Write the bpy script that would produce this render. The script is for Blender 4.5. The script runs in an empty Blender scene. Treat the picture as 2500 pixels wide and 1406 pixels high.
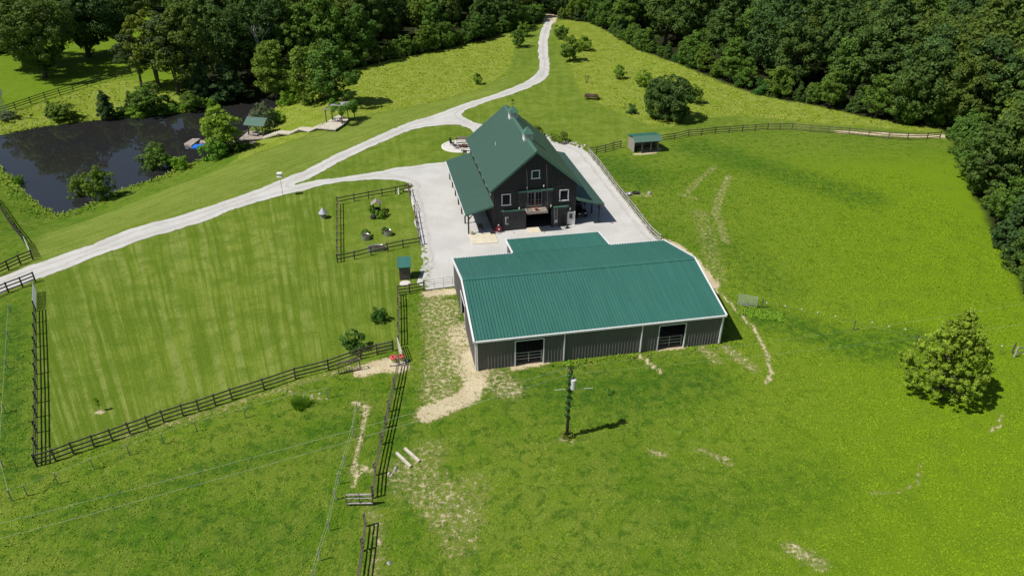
import bpy, math, random
import numpy as np
from mathutils import Vector, Matrix, Quaternion

sc = bpy.context.scene
col = sc.collection
R_ = math.radians

# ------------------------------------------------------------------ camera
CAMZ, FPX, PITCH, ROLL = 41.0, 1770.6, R_(30.065), R_(0.229)
fw = np.array([0, math.cos(PITCH), -math.sin(PITCH)]); rt = np.array([1, 0, 0.])
up = np.cross(rt, fw)
CR = rt*math.cos(ROLL)+up*math.sin(ROLL); CU = -rt*math.sin(ROLL)+up*math.cos(ROLL)
cd = bpy.data.cameras.new('camera'); cam = bpy.data.objects.new('camera', cd); col.objects.link(cam)
cd.sensor_width = 36; cd.lens = FPX/2500*36; cd.clip_end = 3000; cd.clip_start = 0.5
cam.matrix_world = Matrix(((CR[0], CU[0], -fw[0], 0), (CR[1], CU[1], -fw[1], 0), (CR[2], CU[2], -fw[2], CAMZ), (0, 0, 0, 1)))
sc.camera = cam
# ------------------------------------------------------------------ world, sun, exposure
AZ, EL = R_(21), R_(54.5)
sdir = Vector((-math.cos(AZ)*math.cos(EL), -math.sin(AZ)*math.cos(EL), math.sin(EL)))
w = bpy.data.worlds.new('World'); sc.world = w; w.use_nodes = True
wn = w.node_tree; bg = wn.nodes['Background']
sky = wn.nodes.new('ShaderNodeTexSky'); sky.sky_type = 'NISHITA'; sky.sun_disc = False
sky.sun_elevation = EL; sky.sun_rotation = math.atan2(sdir.x, sdir.y); sky.air_density = 1.0; sky.dust_density = 1.0
wn.links.new(sky.outputs[0], bg.inputs[0]); bg.inputs[1].default_value = 0.058
sl = bpy.data.lights.new('sun', 'SUN'); sl.energy = 4.6; sl.angle = R_(0.53); sl.color = (1, 0.955, 0.88)
so = bpy.data.objects.new('sun', sl); col.objects.link(so); so.location = (-100, -60, 150)
so.rotation_euler = (-sdir).to_track_quat('-Z', 'Y').to_euler()
vs = sc.view_settings; vs.view_transform = 'Standard'; vs.look = 'None'; vs.exposure = 0.0; vs.gamma = 1
vs.use_curve_mapping = False
sc.cycles.max_bounces = 5; sc.cycles.transparent_max_bounces = 6

# ------------------------------------------------------------------ terrain function
def gz(x, y, z=0.0):
    d = fw*FPX+CR*(x-1250)+CU*(703-y); t = (z-CAMZ)/d[2]
    return d[0]*t, d[1]*t
def proj(x, y, z):
    x = np.asarray(x, float); dz = z-CAMZ
    w_ = y*fw[1]+dz*fw[2]
    return 1250+FPX*(x*CR[0]+y*CR[1]+dz*CR[2])/w_, 703-FPX*(x*CU[0]+y*CU[1]+dz*CU[2])/w_
PZ = -3.0
pond_px = [(-70, 345), (0, 332), (100, 311), (235, 295), (330, 287), (430, 279), (500, 270), (560, 262), (610, 250), (650, 240), (690, 240),
           (672, 262), (640, 285), (618, 305), (600, 322), (590, 335), (572, 356), (545, 368), (510, 380), (470, 396), (440, 407), (390, 432),
           (300, 460), (245, 486), (200, 505), (145, 522), (105, 503), (60, 462), (28, 430), (0, 402), (-70, 375)]
pond_w = np.array([gz(x, y, PZ) for x, y in pond_px])
def sdf(X, Y, poly, closed=True):
    X = np.asarray(X, float); Y = np.asarray(Y, float)
    D = np.full(X.shape, 1e9); inside = np.zeros(X.shape, bool); n = len(poly)
    for i in range(n if closed else n-1):
        ax, ay = poly[i]; bx, by = poly[(i+1) % n]
        ex, ey = bx-ax, by-ay; L = ex*ex+ey*ey+1e-12
        t = np.clip(((X-ax)*ex+(Y-ay)*ey)/L, 0, 1)
        D = np.minimum(D, (X-ax-t*ex)**2+(Y-ay-t*ey)**2)
        if closed and ay != by:
            c = ((ay > Y) != (by > Y)) & (X < (bx-ax)*(Y-ay)/(by-ay)+ax)
            inside ^= c
    D = np.sqrt(D)
    return np.where(inside, -D, D) if closed else D
def sm(t): t = np.clip(t, 0, 1); return t*t*(3-2*t)
def vnoise(X, Y, s, seed):
    r = np.random.default_rng(seed).random((256, 256)); x = X/s; y = Y/s; xi = np.floor(x).astype(int); yi = np.floor(y).astype(int); fx = sm(x-xi); fy = sm(y-yi)
    g = lambda a, b: r[a % 256, b % 256]
    return (g(xi, yi)*(1-fx)+g(xi+1, yi)*fx)*(1-fy)+(g(xi, yi+1)*(1-fx)+g(xi+1, yi+1)*fx)*fy-.5
def hgt(X, Y):
    X = np.asarray(X, float); Y = np.asarray(Y, float)
    d = sdf(X, Y, pond_w)
    a = np.where(d > 0, PZ*(1-sm(d/17.0)), PZ+np.maximum(-1.6, d*0.45))
    a = np.where(d > 0, np.minimum(a, PZ+d*0.9), a)
    und = 0.35*np.sin(X*0.062+1.3)*np.sin(Y*0.055+0.4)+0.2*np.sin(X*0.11-Y*0.09)
    m = sm((np.hypot((X-3)/1.3, Y-84)-42)/35)
    m = m*sm((d-5)/20)
    return a+und*m
def P(px, py, dz=0.0):
    z = 0.0
    for _ in range(25):
        x, y = gz(px, py, z+dz); z = 0.5*z+0.5*float(hgt(np.array([x]), np.array([y]))[0])
    return Vector((x, y, z+dz))
def Hh(x, y): return float(hgt(np.array([x]), np.array([y]))[0])

# ------------------------------------------------------------------ mesh helpers
def link(o, parent=None):
    col.objects.link(o)
    if parent is not None: o.parent = parent
    return o
class MB:
    def __init__(s): s.v = []; s.f = []
    def add(s, vs_, fs):
        b = len(s.v); s.v += [tuple(p) for p in vs_]; s.f += [tuple(b+i for i in f) for f in fs]; return s
    def box(s, x0, x1, y0, y1, z0, z1):
        return s.add([(x0, y0, z0), (x1, y0, z0), (x1, y1, z0), (x0, y1, z0), (x0, y0, z1), (x1, y0, z1), (x1, y1, z1), (x0, y1, z1)],
                     [(0, 3, 2, 1), (4, 5, 6, 7), (0, 1, 5, 4), (1, 2, 6, 5), (2, 3, 7, 6), (3, 0, 4, 7)])
    def bar(s, p, q, w_, h_, upv=(0, 0, 1)):
        p = Vector(p); q = Vector(q); d = (q-p).normalized(); u = Vector(upv)
        a = d.cross(u)
        if a.length < 1e-4: a = d.cross(Vector((1, 0, 0)))
        a.normalize(); b = a.cross(d); a = a*w_/2; b = b*h_/2
        vs_ = [p-a-b, p+a-b, p+a+b, p-a+b, q-a-b, q+a-b, q+a+b, q-a+b]
        return s.add(vs_, [(0, 1, 2, 3), (7, 6, 5, 4), (0, 4, 5, 1), (1, 5, 6, 2), (2, 6, 7, 3), (3, 7, 4, 0)])
    def cyl(s, p, q, r0, r1, n=10, cap=True):
        p = Vector(p); q = Vector(q); d = (q-p).normalized()
        a = d.cross(Vector((0, 0, 1)))
        if a.length < 1e-3: a = Vector((1, 0, 0))
        a.normalize(); b = d.cross(a)
        vs_ = []
        for c, r in ((p, r0), (q, r1)):
            for i in range(n):
                t = 2*math.pi*i/n; vs_.append(c+a*math.cos(t)*r+b*math.sin(t)*r)
        fs = [(i, (i+1) % n, n+(i+1) % n, n+i) for i in range(n)]
        if cap: fs += [tuple(range(n-1, -1, -1)), tuple(range(n, 2*n))]
        return s.add(vs_, fs)
    def tube(s, pts, rs, n=6):
        for i in range(len(pts)-1): s.cyl(pts[i], pts[i+1], rs[i], rs[i+1], n, True)
        return s
    def prism(s, poly, axis, t0, t1):   # poly in the two other axes
        def mk(a, b, t): return {'x': (t, a, b), 'y': (a, t, b), 'z': (a, b, t)}[axis]
        n = len(poly); vs_ = [mk(a, b, t0) for a, b in poly]+[mk(a, b, t1) for a, b in poly]
        return s.add(vs_, [tuple(range(n)), tuple(range(2*n-1, n-1, -1))]+[(i, n+i, n+(i+1) % n, (i+1) % n) for i in range(n)])
    def slab(s, p0, p1, p2, p3, t):     # quad on top, thickness t downward
        q = [Vector(p) for p in (p0, p1, p2, p3)]; l = [p-Vector((0, 0, t)) for p in q]
        return s.add(q+l, [(0, 1, 2, 3), (7, 6, 5, 4), (0, 4, 5, 1), (1, 5, 6, 2), (2, 6, 7, 3), (3, 7, 4, 0)])
    def lathe(s, prof, n=16, c=(0, 0), sx=1, sy=1):
        vs_ = []
        for r, z in prof:
            for i in range(n):
                t = 2*math.pi*i/n; vs_.append((c[0]+r*sx*math.cos(t), c[1]+r*sy*math.sin(t), z))
        fs = []
        for k in range(len(prof)-1):
            for i in range(n): fs.append((k*n+i, k*n+(i+1) % n, (k+1)*n+(i+1) % n, (k+1)*n+i))
        return s.add(vs_, fs)
    def mesh(s, name, mat, smooth=False):
        me = bpy.data.meshes.new(name); me.from_pydata(s.v, [], s.f); me.materials.append(mat)
        bm_fix(me)
        if smooth: me.polygons.foreach_set('use_smooth', [True]*len(me.polygons))
        return me
    def build(s, name, mat, parent=None, smooth=False, loc=None):
        o = bpy.data.objects.new(name, s.mesh(name, mat, smooth)); link(o, parent)
        if loc is not None: o.location = loc
        return o
def bm_fix(me):
    import bmesh
    b = bmesh.new(); b.from_mesh(me); bmesh.ops.recalc_face_normals(b, faces=b.faces); b.to_mesh(me); b.free()
def npmesh(name, V, Fq, mat, cols=None, smooth=False):
    me = bpy.data.meshes.new(name); V = np.asarray(V, np.float32); Fq = np.asarray(Fq, np.int32); k = Fq.shape[1]
    me.vertices.add(len(V)); me.vertices.foreach_set('co', V.ravel())
    me.loops.add(Fq.size); me.loops.foreach_set('vertex_index', Fq.ravel())
    me.polygons.add(len(Fq)); me.polygons.foreach_set('loop_start', np.arange(0, Fq.size, k, dtype=np.int32))
    me.polygons.foreach_set('loop_total', np.full(len(Fq), k, np.int32))
    if smooth: me.polygons.foreach_set('use_smooth', np.ones(len(Fq), bool))
    me.update(calc_edges=True)
    if cols:
        for n_, c in cols.items():
            at = me.color_attributes.new(n_, 'FLOAT_COLOR', 'POINT')
            c4 = np.ones((len(V), 4), np.float32); c4[:, :c.shape[1]] = c
            at.data.foreach_set('color', c4.ravel())
    me.materials.append(mat); return me
def tag(o, label=None, cat=None, group=None, kind=None):
    if label: o['label'] = label
    if cat: o['category'] = cat
    if group: o['group'] = group
    if kind: o['kind'] = kind
    return o
def thing(name, label, cat, loc=(0, 0, 0), rz=0, group=None):
    o = bpy.data.objects.new(name, None); link(o); o.location = loc; o.rotation_euler = (0, 0, rz); o.empty_display_size = .3
    return tag(o, label, cat, group)
def copytree(o, parent=None):
    c = o.copy(); link(c, parent)
    for ch in [k for k in o.children]: copytree(ch, c)
    return c

# ------------------------------------------------------------------ materials
class N:
    def __init__(s, name):
        s.m = bpy.data.materials.new(name); s.m.use_nodes = True; s.t = s.m.node_tree; s.b = s.t.nodes['Principled BSDF']
        s.out = s.t.nodes['Material Output']
    def n(s, ty, **kw):
        x = s.t.nodes.new(ty)
        for k, v in kw.items(): setattr(x, k, v)
        return x
    def l(s, a, b): s.t.links.new(a, b)
    def sock(s, inp, v):
        if isinstance(v, (int, float)): inp.default_value = v
        elif isinstance(v, tuple): inp.default_value = v if len(v) == len(inp.default_value) else (*v, 1)
        else: s.l(v, inp)
    def pos(s): return s.n('ShaderNodeNewGeometry').outputs['Position']
    def obj(s): return s.n('ShaderNodeTexCoord').outputs['Object']
    def streak(s, v, ang, along, across):
        m = s.n('ShaderNodeMapping', vector_type='TEXTURE'); s.l(v, m.inputs[0]); m.inputs['Rotation'].default_value = (0, 0, ang); m.inputs['Scale'].default_value = (along, across, 1); return m.outputs[0]
    def mapv(s, v, scale=(1, 1, 1), rot=(0, 0, 0)):
        m = s.n('ShaderNodeMapping'); s.l(v, m.inputs[0]); m.inputs['Scale'].default_value = scale; m.inputs['Rotation'].default_value = rot
        return m.outputs[0]
    def noise(s, v, sc_, det=3, rough=.55, dist=0):
        x = s.n('ShaderNodeTexNoise'); s.l(v, x.inputs['Vector']); x.inputs['Scale'].default_value = sc_
        x.inputs['Detail'].default_value = det; x.inputs['Roughness'].default_value = rough; x.inputs['Distortion'].default_value = dist
        return x.outputs['Fac']
    def ramp(s, v, a, b, c0=(0, 0, 0), c1=(1, 1, 1)):
        x = s.n('ShaderNodeValToRGB'); s.l(v, x.inputs[0]); e = x.color_ramp.elements
        e[0].position = a; e[1].position = b; e[0].color = (*c0, 1); e[1].color = (*c1, 1); return x.outputs[0]
    def rng(s, v, a, b, c=0., d=1.):
        x = s.n('ShaderNodeMapRange', interpolation_type='SMOOTHSTEP'); s.sock(x.inputs[0], v)
        for i, q in enumerate((a, b, c, d)): x.inputs[i+1].default_value = q
        return x.outputs[0]
    def math(s, op, a, b=0.):
        x = s.n('ShaderNodeMath', operation=op); s.sock(x.inputs[0], a); s.sock(x.inputs[1], b); return x.outputs[0]
    def mix(s, f, a, b, mode='MIX'):
        x = s.n('ShaderNodeMix', data_type='RGBA', blend_type=mode); s.sock(x.inputs[0], f); s.sock(x.inputs[6], a); s.sock(x.inputs[7], b)
        return x.outputs[2]
    def attr(s, name):
        x = s.n('ShaderNodeVertexColor'); x.layer_name = name
        y = s.n('ShaderNodeSeparateColor'); s.l(x.outputs[0], y.inputs[0]); return y.outputs
    def bump(s, h, strength=.3, dist=.05):
        x = s.n('ShaderNodeBump'); s.l(h, x.inputs['Height']); x.inputs['Strength'].default_value = strength; x.inputs['Distance'].default_value = dist
        s.l(x.outputs[0], s.b.inputs['Normal'])
    def fin(s, c=None, rough=.7, metal=0., spec=.4):
        if c is not None: s.sock(s.b.inputs['Base Color'], c)
        s.sock(s.b.inputs['Roughness'], rough); s.b.inputs['Metallic'].default_value = metal; s.b.inputs['Specular IOR Level'].default_value = spec
        return s.m
def simple(name, c, rough=.7, metal=0., var=.25, scale=3., spec=.4, bump=0., stretch=(1, 1, 1)):
    k = N(name); v = k.mapv(k.obj(), stretch); f = k.noise(v, scale, 4)
    cc = k.mix(k.rng(f, .3, .7), tuple(x*(1-var) for x in c), tuple(min(1, x*(1+var)) for x in c))
    if bump: k.bump(f, bump, .03)
    return k.fin(cc, rough, metal, spec)

def grass_color(k):
    za = k.attr('za'); zb = k.attr('zb'); p = k.pos()
    nb = k.noise(p, .045, 3); nm = k.noise(p, .35, 4, .6); nf = k.noise(p, 2.6, 4, .65); nv = k.noise(p, 9., 3, .7)
    nc = k.noise(p, 1.1, 5, .7, .4)
    # pasture
    nbb = k.noise(p, .018, 3, .6)
    c = k.mix(k.rng(nb, .38, .62), (.108, .215, .013), (.185, .285, .028))
    c = k.mix(k.math('MULTIPLY', k.rng(nbb, .45, .6), .5), c, (.205, .300, .034))
    c = k.mix(k.math('MULTIPLY', k.rng(nm, .38, .62), .65), c, (.205, .275, .045))
    c = k.mix(k.math('MULTIPLY', k.rng(nc, .49, .62), .82), c, (.062, .152, .013))
    c = k.mix(k.math('MULTIPLY', k.rng(k.noise(p, .75, 5, .75, .2), .54, .66), .6), c, (.255, .335, .070))
    # bright yellow green
    c = k.mix(k.math('MULTIPLY', zb[2], k.rng(nm, .2, .6, .5, 1.)), c, (.205, .335, .012))
    # lush dark growth
    c = k.mix(k.math('MULTIPLY', zb[0], k.rng(nc, .40, .58, .35, 1.)), c, (.050, .140, .014))
    # mown
    sx_ = k.n('ShaderNodeSeparateXYZ'); k.l(p, sx_.inputs[0]); warp = k.math('MULTIPLY', k.math('SUBTRACT', k.noise(p, .04, 2), .5), .9)
    ang = k.math('ADD', k.math('MULTIPLY', k.math('ARCTAN2', k.math('SUBTRACT', sx_.outputs[0], 1.), k.math('ADD', sx_.outputs[1], 4.)), 62.), warp)
    cv_ = k.n('ShaderNodeCombineXYZ'); k.l(ang, cv_.inputs[0]); k.l(k.math('MULTIPLY', sx_.outputs[1], .018), cv_.inputs[1]); st = k.noise(cv_.outputs[0], 2.4, 3, .6)
    st2 = k.noise(k.streak(p, R_(54), 12., .7), 1., 3, .6)
    zc_ = k.attr('zc'); isbank = zc_[0]
    stx = k.mix(isbank, st, st2)
    cm = k.mix(k.rng(nb, .35, .65), (.150, .235, .028), (.218, .305, .046))
    cm = k.mix(k.math('MULTIPLY', k.math('MULTIPLY', k.rng(stx, .47, .63), .80), zc_[1]), cm, (.295, .365, .115))
    cm = k.mix(k.math('MULTIPLY', k.rng(stx, .50, .36), k.math('MULTIPLY', zc_[1], .60)), cm, (.108, .180, .018))
    cm = k.mix(k.math('MULTIPLY', k.rng(nm, .42, .60), .55), cm, (.112, .200, .016))
    cm = k.mix(k.rng(nc, .52, .66, 0, .45), cm, (.105, .185, .016))
    cm = k.mix(k.math('MULTIPLY', isbank, .28), cm, (.30, .38, .09))
    cm = k.mix(k.math('MULTIPLY', isbank, k.rng(k.noise(k.streak(p, R_(52), 7., .38), 1., 4, .7), .46, .64, 0., .75)), cm, (.33, .40, .125))
    cm = k.mix(k.math('MULTIPLY', isbank, k.rng(k.noise(k.streak(p, R_(56), 10., .5), 1.3, 3, .7), .52, .66, 0., .5)), cm, (.12, .205, .02))
    cm = k.mix(k.math('MULTIPLY', k.math('SUBTRACT', 1., zc_[1]), k.rng(k.noise(p, .55, 5, .7, .6), .48, .64, 0., .7)), cm, (.28, .36, .09))
    c = k.mix(za[0], c, cm)
    # meadow
    ce = k.mix(k.rng(nm, .35, .65), (.235, .325, .036), (.310, .385, .082))
    ce = k.mix(k.math('MULTIPLY', k.rng(nf, .5, .68), .3), ce, (.125, .205, .016))
    ce = k.mix(k.math('MULTIPLY', k.rng(nc, .54, .7), .4), ce, (.34, .36, .12))
    c = k.mix(za[1], c, ce)
    # fine mottling
    c = k.mix(k.rng(nv, .34, .58, .48, 0.), c, (.045, .085, .008), 'MIX')
    c = k.mix(k.rng(nf, .56, .72, 0., .4), c, (.27, .31, .06))
    c = k.mix(1.0, c, k.mix(k.math('MAXIMUM', za[0], za[1]), (.90, .90, .68), (.95, .93, .70)), 'MULTIPLY')
    # forest floor
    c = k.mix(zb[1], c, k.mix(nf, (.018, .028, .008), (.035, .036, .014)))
    # dirt with ragged threshold
    nd = k.noise(p, 2.3, 6, .8, .3)
    s_ = k.math('ADD', k.math('MULTIPLY', za[2], 1.15), k.math('MULTIPLY', k.math('SUBTRACT', nd, .5), 2.3))
    c = k.mix(k.math('MULTIPLY', k.rng(s_, .30, .62), k.rng(za[2], .02, .1, 0, .55)), c, (.27, .26, .10))
    d = k.rng(s_, .54, .86)
    d = k.math('MULTIPLY', d, k.rng(za[2], .02, .1))
    dc = k.mix(k.rng(nm, .3, .7), (.54, .455, .285), (.68, .585, .395))
    dc = k.mix(k.rng(nv, .55, .75, 0., .45), dc, (.33, .27, .16))
    c = k.mix(d, c, dc)
    return c, nv, nf, d
k = N('ground_grass'); c, nv, nf, dmask = grass_color(k)
hb = k.math('ADD', nv, k.math('MULTIPLY', nf, 1.2)); k.bump(hb, .8, .12)
M_ground = k.fin(c, .9, 0, .1)
k = N('grass_blades'); c, nv, nf, _ = grass_color(k)
c = k.mix(1.0, c, (1.25, 1.22, 1.1), 'MULTIPLY')
ge = k.n('ShaderNodeNewGeometry'); v1 = k.n('ShaderNodeVectorMath', operation='MULTIPLY_ADD'); k.l(ge.outputs['Normal'], v1.inputs[0]); v1.inputs[1].default_value = (.3, .3, .3); v1.inputs[2].default_value = (0, 0, 1)
v2 = k.n('ShaderNodeVectorMath', operation='NORMALIZE'); k.l(v1.outputs[0], v2.inputs[0]); k.l(v2.outputs[0], k.b.inputs['Normal'])
M_blade = k.fin(c, .8, 0, .15)

k = N('gravel'); p = k.pos(); n1 = k.noise(p, .25, 4); n2 = k.noise(p, 14, 3, .8); n3 = k.noise(p, 1.4, 5, .7)
wa = k.attr('zw')
c = k.mix(k.rng(n1, .35, .65), (.545, .54, .52), (.625, .62, .60))
c = k.mix(k.rng(n2, .38, .55, .45, 0), c, (.36, .345, .31))
c = k.mix(k.rng(n3, .60, .72, 0, .35), c, (.60, .52, .38))
s_ = k.math('ADD', wa[0], k.math('MULTIPLY', k.math('SUBTRACT', n3, .5), 2.2))
c = k.mix(k.rng(s_, .62, .70), c, (.15, .20, .04))
c = k.mix(k.math('MULTIPLY', wa[1], k.rng(n3, .3, .6, .4, 1.)), c, (.42, .405, .37))
k.bump(n2, .5, .04); M_gravel = k.fin(c, .95, 0, .15)
M_conc = simple('concrete', (.66, .60, .46), .85, var=.09, scale=1.2, bump=.1)
M_conc2 = simple('patio_concrete', (.64, .62, .58), .85, var=.06, scale=1.2)
M_edge = simple('patio_edging', (.8, .78, .70), .8, var=.08)

def roofmat(name, c, rough, var=.08, st=(2.6, .12, .12)):
    k = N(name); v = k.obj(); f = k.noise(k.mapv(v, st), 1.5, 4, .7)
    cc = k.mix(k.rng(f, .3, .7), tuple(x*(1-var) for x in c), tuple(x*(1+var) for x in c))
    return k.fin(cc, k.rng(f, .3, .7, rough-.02, rough+.03), 0, .5)
M_roof = roofmat('green_roof_metal', (.042, .158, .128), .40)
M_roofb = roofmat('weathered_green_roof_metal', (.100, .192, .150), .34, .06, (.12, 2.6, .12))
M_trim_g = simple('green_trim', (.070, .165, .120), .45, var=.1)
M_trim_w = simple('white_trim', (.80, .80, .82), .5, var=.05)
M_wallg = simple('grey_metal_siding', (.150, .144, .152), .5, var=.04, scale=.7, stretch=(1, 1, .2))
M_side = simple('dark_board_siding', (.027, .0275, .029), .75, var=.3, scale=5, stretch=(3, 3, .25))
M_side2 = simple('dark_batten', (.047, .047, .048), .7, var=.25, scale=5)
M_frame = simple('white_frame', (.72, .72, .70), .5, var=.05)
k = N('window_glass'); M_glass = k.fin((.012, .014, .016), .12, 0, .6)
M_door = simple('white_door', (.78, .78, .76), .45, var=.05)
M_dark = simple('black_metal', (.012, .012, .013), .45, var=.3)
M_rail = simple('weathered_rail', (.15, .125, .10), .85, var=.35, scale=4, bump=.2)
M_railb = simple('dark_creosote_rail', (.040, .036, .032), .8, var=.4, scale=4, bump=.2)
M_railc = simple('pale_rail', (.40, .375, .34), .85, var=.25, scale=4)
M_wood = simple('silvered_wood', (.30, .275, .25), .85, var=.3, scale=3, stretch=(6, 6, .4), bump=.2)
M_woodd = simple('old_dark_wood', (.10, .088, .08), .85, var=.4, scale=3, stretch=(6, 6, .4), bump=.2)
M_deck = simple('pale_deck_boards', (.56, .51, .43), .8, var=.18, scale=2)
M_deckg = simple('grey_deck_boards', (.36, .31, .27), .85, var=.2, scale=2)
M_galv = simple('galvanized_steel', (.36, .37, .38), .38, .5, var=.15)
M_gate = simple('pale_gate_tube', (.52, .53, .54), .45, .3, var=.12)
M_wire = simple('pale_wire', (.60, .62, .58), .6, var=.1)
M_white = simple('white_plastic', (.82, .82, .80), .45, var=.05)
M_red = simple('red_plastic', (.24, .010, .03), .4, var=.15)
M_pink = simple('faded_red_plastic', (.58, .10, .10), .5, var=.15)
M_yellow = simple('yellow_plastic', (.62, .60, .22), .5, var=.12)
M_blue = simple('blue_vinyl', (.03, .20, .70), .35, var=.08)
M_rock = simple('pale_rock', (.45, .42, .37), .9, var=.3, scale=4, bump=.4)
M_rust = simple('rusty_iron', (.11, .055, .040), .8, var=.5, scale=6, bump=.3)
M_terra = simple('terracotta', (.42, .12, .06), .8, var=.2)
M_tyre = simple('black_rubber', (.02, .02, .022), .7, var=.2)
M_soil = simple('potting_soil', (.06, .045, .03), .95, var=.4, scale=8)
M_tan = simple('tan_bucket', (.62, .56, .44), .6, var=.1)
M_bark = simple('bark', (.105, .085, .065), .95, var=.4, scale=5, bump=.5, stretch=(3, 3, .6))
M_barkd = simple('bare_branch', (.55, .52, .46), .9, var=.25, scale=5)
M_int = simple('barn_interior', (.035, .032, .030), .9, var=.3)
M_flr = simple('barn_floor', (.09, .085, .08), .9, var=.2)

k = N('pond_water'); p = k.pos()
n1 = k.noise(k.mapv(p, (1, 1.6, 1)), 1.6, 3); n2 = k.noise(p, .08, 2)
k.bump(n1, .03, .008); k.b.inputs['IOR'].default_value = 1.45
M_water = k.fin(k.mix(n2, (.020, .022, .030), (.026, .024, .018)), .02, 0, .8)

def leafmat(name, c, var=.45, trans=.22, yellow=(.16, .2, .02)):
    k = N(name); oi = k.n('ShaderNodeObjectInfo'); at = k.attr('lc')
    c0 = tuple(x*(1-var) for x in c); c1 = tuple(min(1, x*(1+var)) for x in c)
    cc = k.mix(at[0], c0, c1)
    cc = k.mix(k.math('MULTIPLY', k.rng(oi.outputs['Random'], .5, .95), .8), cc, tuple(x*1.12 for x in yellow))
    cc = k.mix(k.math('MULTIPLY', k.rng(oi.outputs['Random'], .45, .0), .35), cc, (c[0]*.55, c[1]*.75, c[2]*1.3))
    k.fin(cc, .62, 0, .12)
    tr = k.n('ShaderNodeBsdfTranslucent'); mx = k.n('ShaderNodeMixShader')
    k.l(k.mix(1., cc, (1.5, 1.6, .6), 'MULTIPLY'), tr.inputs[0]); mx.inputs[0].default_value = trans
    k.l(k.b.outputs[0], mx.inputs[1]); k.l(tr.outputs[0], mx.inputs[2]); k.l(mx.outputs[0], k.out.inputs[0])
    return k.m
L_dark = leafmat('oak_leaves', (.088, .150, .034), yellow=(.115, .165, .028))
L_mid = leafmat('maple_leaves', (.118, .210, .032), yellow=(.150, .215, .030))
L_pine = leafmat('cedar_foliage', (.066, .125, .036), yellow=(.09, .155, .03))
L_bright = leafmat('willow_leaves', (.200, .320, .035), var=.3, yellow=(.23, .34, .04))
L_lone = leafmat('bright_maple_leaves', (.250, .350, .036), var=.55, trans=.2, yellow=(.28, .38, .04))
L_shrub = leafmat('shrub_leaves', (.080, .185, .034))
L_weed = leafmat('weed_leaves', (.19, .34, .03), var=.3, yellow=(.2, .35, .03))
L_grey = leafmat('grey_green_leaves', (.150, .190, .100), var=.3)
L_slim = leafmat('slender_tree_leaves', (.085, .125, .045), var=.35)
L_vine = leafmat('vine_leaves', (.150, .300, .030), var=.4, yellow=(.2, .33, .03))

# ------------------------------------------------------------------ ground sheet
def axis(spec):
    out = []
    for a, b, s in spec: out += list(np.arange(a, b, s))
    return np.array(out+[spec[-1][1]])
gx = axis([(-900, -260, 40), (-260, -130, 5), (-130, -75, 1.2), (-75, 75, .5), (75, 130, 1.2), (130, 260, 5), (260, 900, 40)])
gy = axis([(-400, 0, 25), (0, 22, 2), (22, 125, .5), (125, 240, 1.), (240, 320, 3), (320, 1200, 40)])
def pw(pts): return np.array([gz(x, y, 0) for x, y in pts])
def pp(pts): return np.array([P(x, y).to_tuple()[:2] for x, y in pts])
F2 = [(91, 1138), (136, 1124), (180, 1107), (230, 1090), (275, 1075), (318, 1059), (363, 1043), (400, 1029), (447, 1014), (486, 1003), (526, 989), (567, 975), (645, 950), (721, 924), (802, 903), (880, 875), (921, 865)]
F11 = [(1437, 378), (1456, 376), (1477, 371), (1496, 365), (1515, 361), (1609, 346), (1646, 342), (1680, 333), (1712, 331), (1746, 327), (1812, 322), (1874, 318), (1933, 318), (1977, 322), (2022, 325), (2072, 329), (2120, 334), (2168, 339.6), (2214, 342), (2262, 341), (2294, 338)]
mown_px = [(-60, 690), (60, 618), (110, 560), (170, 535), (300, 480), (420, 440), (560, 393), (650, 355), (760, 326), (870, 285), (1000, 262), (1100, 240), (1180, 215), (1238, 180), (1257, 150), (1262, 110), (1300, 58),
           (1352, 55), (1364, 110), (1383, 150), (1400, 190), (1420, 240), (1480, 265), (1525, 285), (1580, 305), (1640, 312), (1700, 289), (1800, 281), (1900, 290), (2050, 305), (2200, 318), (2294, 327)]+F11[::-1] +\
          [(1331, 340), (1200, 330), (1100, 400), (1001, 464), (1025, 601), (1030, 642), (1017, 693), (972, 722), (972, 840), (960, 856)]+F2[::-1]+[(88, 700), (-60, 745)]
meadL = [(560, 393), (650, 355), (760, 326), (870, 285), (1000, 262), (1100, 240), (1180, 215), (1238, 180), (1257, 150), (1262, 110), (1300, 58), (1240, 60), (1050, 120), (850, 160), (720, 190), (640, 240), (600, 320)]
meadR = [(1352, 55), (1364, 110), (1383, 150), (1400, 190), (1420, 240), (1480, 265), (1525, 285), (1580, 305), (1640, 312), (1700, 289), (1800, 281), (1900, 290), (2050, 305), (2200, 318), (2294, 327), (2290, 310), (2200, 300), (1900, 235), (1650, 155), (1480, 70), (1400, 45)]
meadP = [(-60, 340), (0, 330), (100, 308), (240, 292), (500, 270), (480, 240), (300, 192), (0, 280), (-60, 295)]
bank_px = [(-60, 690), (60, 618), (110, 560), (170, 535), (300, 480), (420, 440), (560, 393), (650, 355), (760, 326), (870, 285), (1000, 262), (1100, 240), (1180, 215), (1238, 180), (1250, 200), (1200, 240), (1000, 310), (880, 360), (720, 430), (466, 520), (0, 690)]
lot_px = [(-60, 720), (0, 717), (273, 612), (500, 541), (629, 492), (780, 455), (830, 500), (830, 645), (1020, 660), (972, 722), (972, 840), (921, 865), (567, 975), (91, 1138), (88, 700)]
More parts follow.
